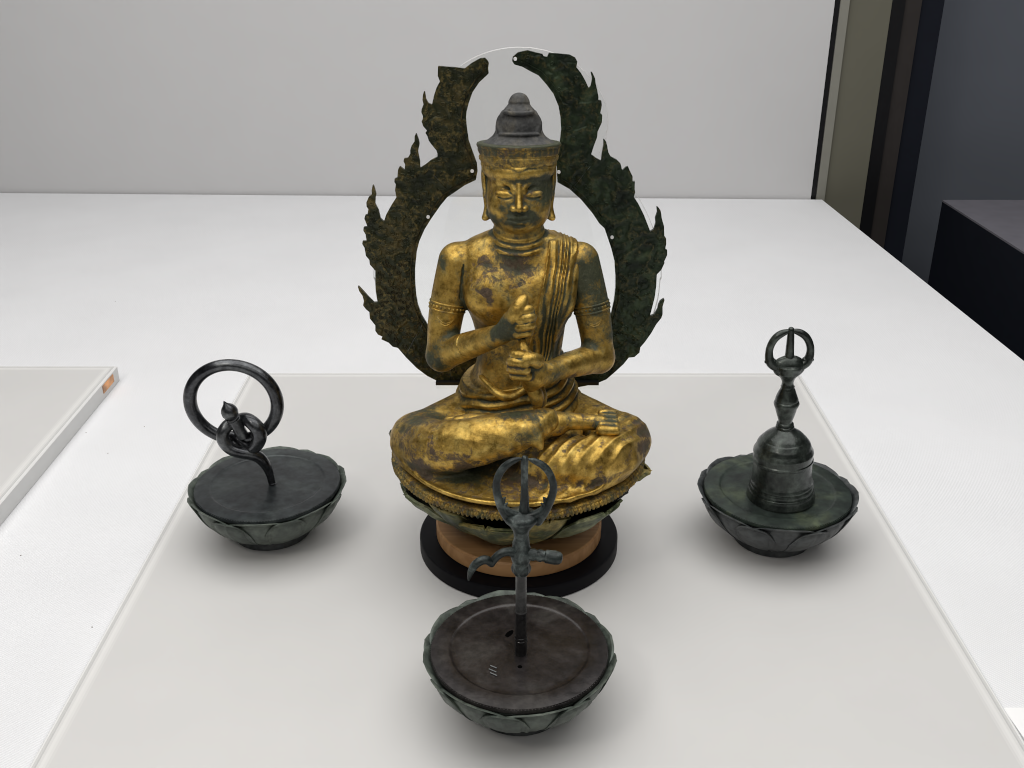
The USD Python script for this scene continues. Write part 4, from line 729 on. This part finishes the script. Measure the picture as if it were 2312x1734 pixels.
right_out = hx_([(530, 1000), (555, 900), (568, 780), (562, 680), (545, 580), (500, 470), (440, 390), (370, 310), (300, 275), (230, 235), (160, 215), (140, 185), (145, 150), (190, 110), (275, 92), (340, 110), (405, 125), (415, 145), (445, 150), (460, 115), (540, 120), (640, 130), (690, 155), (708, 190), (700, 240), (740, 290), (780, 360), (808, 422), (825, 400), (837, 340), (822, 268), (842, 290), (862, 335), (870, 390), (882, 440), (893, 500), (890, 525), (918, 530), (922, 570), (908, 640), (925, 655), (922, 720), (885, 800), (880, 850), (850, 930), (828, 1000),
     (870, 1030), (915, 1055), (920, 1000), (935, 920), (935, 857), (960, 890), (970, 930), (978, 980), (1000, 1020), (1050, 1045), (1085, 1080), (1100, 1140), (1130, 1110), (1150, 1103), (1165, 1140), (1190, 1190), (1190, 1240), (1210, 1230), (1208, 1300), (1212, 1330), (1200, 1370), (1240, 1430), (1290, 1530), (1340, 1659)], *A5) + hx_([(441, 357),
     (470, 340), (485, 290), (482, 250), (497, 205), (492, 155), (512, 175), (525, 195), (535, 260), (550, 310), (553, 390), (567, 410), (568, 450), (560, 495), (575, 500), (575, 540), (552, 590), (555, 600), (530, 655), (495, 690), (490, 780), (478, 870), (455, 960), (440, 1017), (475, 1005), (500, 960), (505, 930), (520, 900), (550, 880), (555, 890), (540, 940), (540, 1000), (530, 1030), (490, 1080), (450, 1150), (400, 1220), (365, 1260), (360, 1300), (320, 1335), (275, 1340), (235, 1390), (170, 1450), (100, 1510), (40, 1535), (-60, 1560), (-280, 1600), (-560, 1615)], *A7)
right_in = hx_([(-560, 1345), (-320, 1330), (-150, 1290), (-20, 1230), (70, 1140), (140, 990), (160, 900), (172, 800), (172, 700), (165, 590), (140, 490), (110, 400), (86, 330)], *A7) + hx_([(900, 1600), (840, 1510), (740, 1390), (640, 1300), (535, 1240), (528, 1100)], *A5)
cut_l = hx_([(690, 1155), (925, 1405)], *A4); cut_l2 = hx_([(550, 1090), (430, 1310)], *A6); cut_r = hx_([(870, 1040), (655, 1310)], *A5)
halo = thing('flaming_halo', 'dark pierced bronze halo with flame tongues and an open broken top behind the statue', 'halo')
def rounded(poly): return poly.buffer(.0004, quad_segs=3).buffer(-.0008, quad_segs=3).buffer(.0004, quad_segs=3)
def split(poly, line):
    (x0, y0), (x1, y1) = line; d = np.array([x1 - x0, y1 - y0]); d /= np.linalg.norm(d); a = np.array([x0, y0]) - d * .004; b = np.array([x1, y1]) + d * .004
    parts = poly.difference(shapely.LineString([a, b]).buffer(.0001, cap_style='flat')); return [g for g in getattr(parts, 'geoms', [parts]) if g.area > 1e-6]
TH = .0026
def plate_mesh(poly, y0=HY, th=TH, amp=.0004):
    m = trimesh.creation.extrude_polygon(poly, th); v = m.vertices.copy(); m.vertices = np.c_[v[:, 0], y0 - v[:, 2] + th, v[:, 1]]
    m.invert() if m.volume < 0 else None
    return m
pegs = [(1020, 369), (1207, 371), (925, 468), (1322, 512), (1113, 127)]
peg_w = [at_y(x, y, HY) for x, y in pegs]
pieces = []
for side, (o, i_), cuts in (('l', (left_out, left_in), (cut_l, cut_l2)), ('r', (right_out, right_in), (cut_r,))):
    poly = Polygon(o + i_).buffer(0)
    if poly.geom_type != 'Polygon': poly = max(poly.geoms, key=lambda g: g.area)
    poly = rounded(poly)
    for w in peg_w: poly = poly.difference(Point(w[0], w[2]).buffer(.0013))
    gs = [poly]
    for c in cuts: gs = [h for g in gs for h in split(g, c)]
    pieces.append(gs)
    inner = shapely.LineString([p for p in i_])
    up = shapely.LineString(o[:12])
    for g in gs:
        pp = obj('halo_plate', plate_mesh(g), M['halo'] if side == 'l' else M['halo_green'], halo, smooth=False)
    rimz = shapely.unary_union([inner.buffer(.0036).difference(inner.buffer(.0028)), up.buffer(.0036).difference(up.buffer(.0028))]).intersection(poly.buffer(-.0012))
    rm_ = [plate_mesh(g, HY - TH * .5, .0008 + TH * .5) for g in getattr(rimz, 'geoms', [rimz]) if g.geom_type == 'Polygon' and g.area > 2e-6]
    if rm_: obj('rim_line', join(*rm_), M['scroll'] if side == 'l' else M['halo_green'], halo, smooth=False)
# scrolling tendrils in low relief, each curl a spiral of its own
def curl(cx_, cz_, r, a0, turn, w=.00048):
    t = np.linspace(0, 1, 22); a = a0 + turn * 2 * PI * 1.25 * t; rad = r * (1 - .78 * t)
    m = tube(np.c_[cx_ + rad * np.cos(a), np.full(22, 0.), cz_ + rad * np.sin(a)], w * (1 - .5 * t), 26, 6, smooth=False); m.vertices[:, 1] = m.vertices[:, 1] * .9 + HY - .0001; return m
rs = np.random.default_rng(5)
for side, n, mm in (('l', 330, 'halo'), ('r', 120, 'halo_green')):
    cl = []; pts = []
    allp = shapely.unary_union(pieces[0 if side == 'l' else 1]).buffer(-.0024); x0, z0, x1, z1 = allp.bounds
    for _ in range(6000):
        p = (rs.uniform(x0, x1), rs.uniform(z0, z1))
        if side == 'r' and p[1] > .20 and rs.random() < .6: continue
        if allp.contains(Point(p)) and all((p[0] - a) ** 2 + (p[1] - b) ** 2 > .0027 ** 2 for a, b in pts):
            pts.append(p); cl.append(curl(p[0], p[1], rs.uniform(.0011, .0019), rs.uniform(0, 6.3), rs.choice([-1, 1])))
        if len(pts) >= n: break
    lowz = [k for k, p in enumerate(pts) if p[1] < .208 and side == 'l']; hiz = [k for k in range(len(pts)) if k not in lowz]
    tag(obj('scrollwork', join(*[cl[k] for k in hiz]), M[mm], halo, smooth=True), kind='stuff')
    if lowz: tag(obj('scrollwork', join(*[cl[k] for k in lowz]), M['scroll'], halo, smooth=True), kind='stuff')

# the clear acrylic mount that carries the halo
mount = thing('acrylic_mount', 'clear acrylic mount outlined behind the dark halo, with white pegs and a black clamp bar', 'mount')
def DP(pts): return [(lambda P: (P[0], P[2]))(at_y(x, y, HY + .004)) for x, y in pts]
def circ(cx0, cy0, rx0, ry0): return Polygon(DP([(cx0 + rx0 * math.cos(a), cy0 + ry0 * math.sin(a)) for a in np.linspace(0, 2 * PI, 121)[:-1]]))
zc = DP([(1118, 600)])[0][1]; up_ = shapely.box(-1, zc, 1, 1)
panel = circ(1118, 600, 311, 320).intersection(up_).union(circ(1118, 600, 308, 262).difference(up_)).union(circ(1122, 262, 192, 160)).buffer(.004).buffer(-.004)
panel = panel.difference(shapely.box(-1, -1, 1, .1135)).simplify(.00008)
PY = HY + .0030
obj('panel', plate_mesh(panel.buffer(-.0006), PY + .0004, .0024), M['clear'], mount, smooth=False)
obj('panel_edge', plate_mesh(panel.difference(panel.buffer(-.00032)), PY, .0030), M['frost_edge'], mount, smooth=False)
for w in peg_w:
    pg = trimesh.creation.cylinder(.00125, .005, sections=20); pg.apply_transform(trimesh.transformations.rotation_matrix(PI / 2, (1, 0, 0))); pg.apply_translation((w[0], HY + .0012, w[2])); obj('peg', pg, M['peg'], mount, smooth=40)
b0, b1 = at_y(941, 831, .742), at_y(1294, 831, .742)
obj('clamp_bar', box(b0[0], b1[0], .7435, .7475, b0[2] - .0012, b0[2] + .0012), M['black'], mount, smooth=False)
obj('clear_bar', box(b0[0], b1[0], .7535, .7560, b0[2] + .0010, b0[2] + .0022), M['frost_edge'], mount, smooth=False)
obj('clear_bar', box(b0[0], b1[0], .7435, .7475, b0[2] - .0042, b0[2] - .0014), M['clear'], mount, smooth=False)
obj('upright', box(SX - .012, SX + .012, .7590, .768, .0005, b0[2] + .03), M['black'], mount, smooth=False)
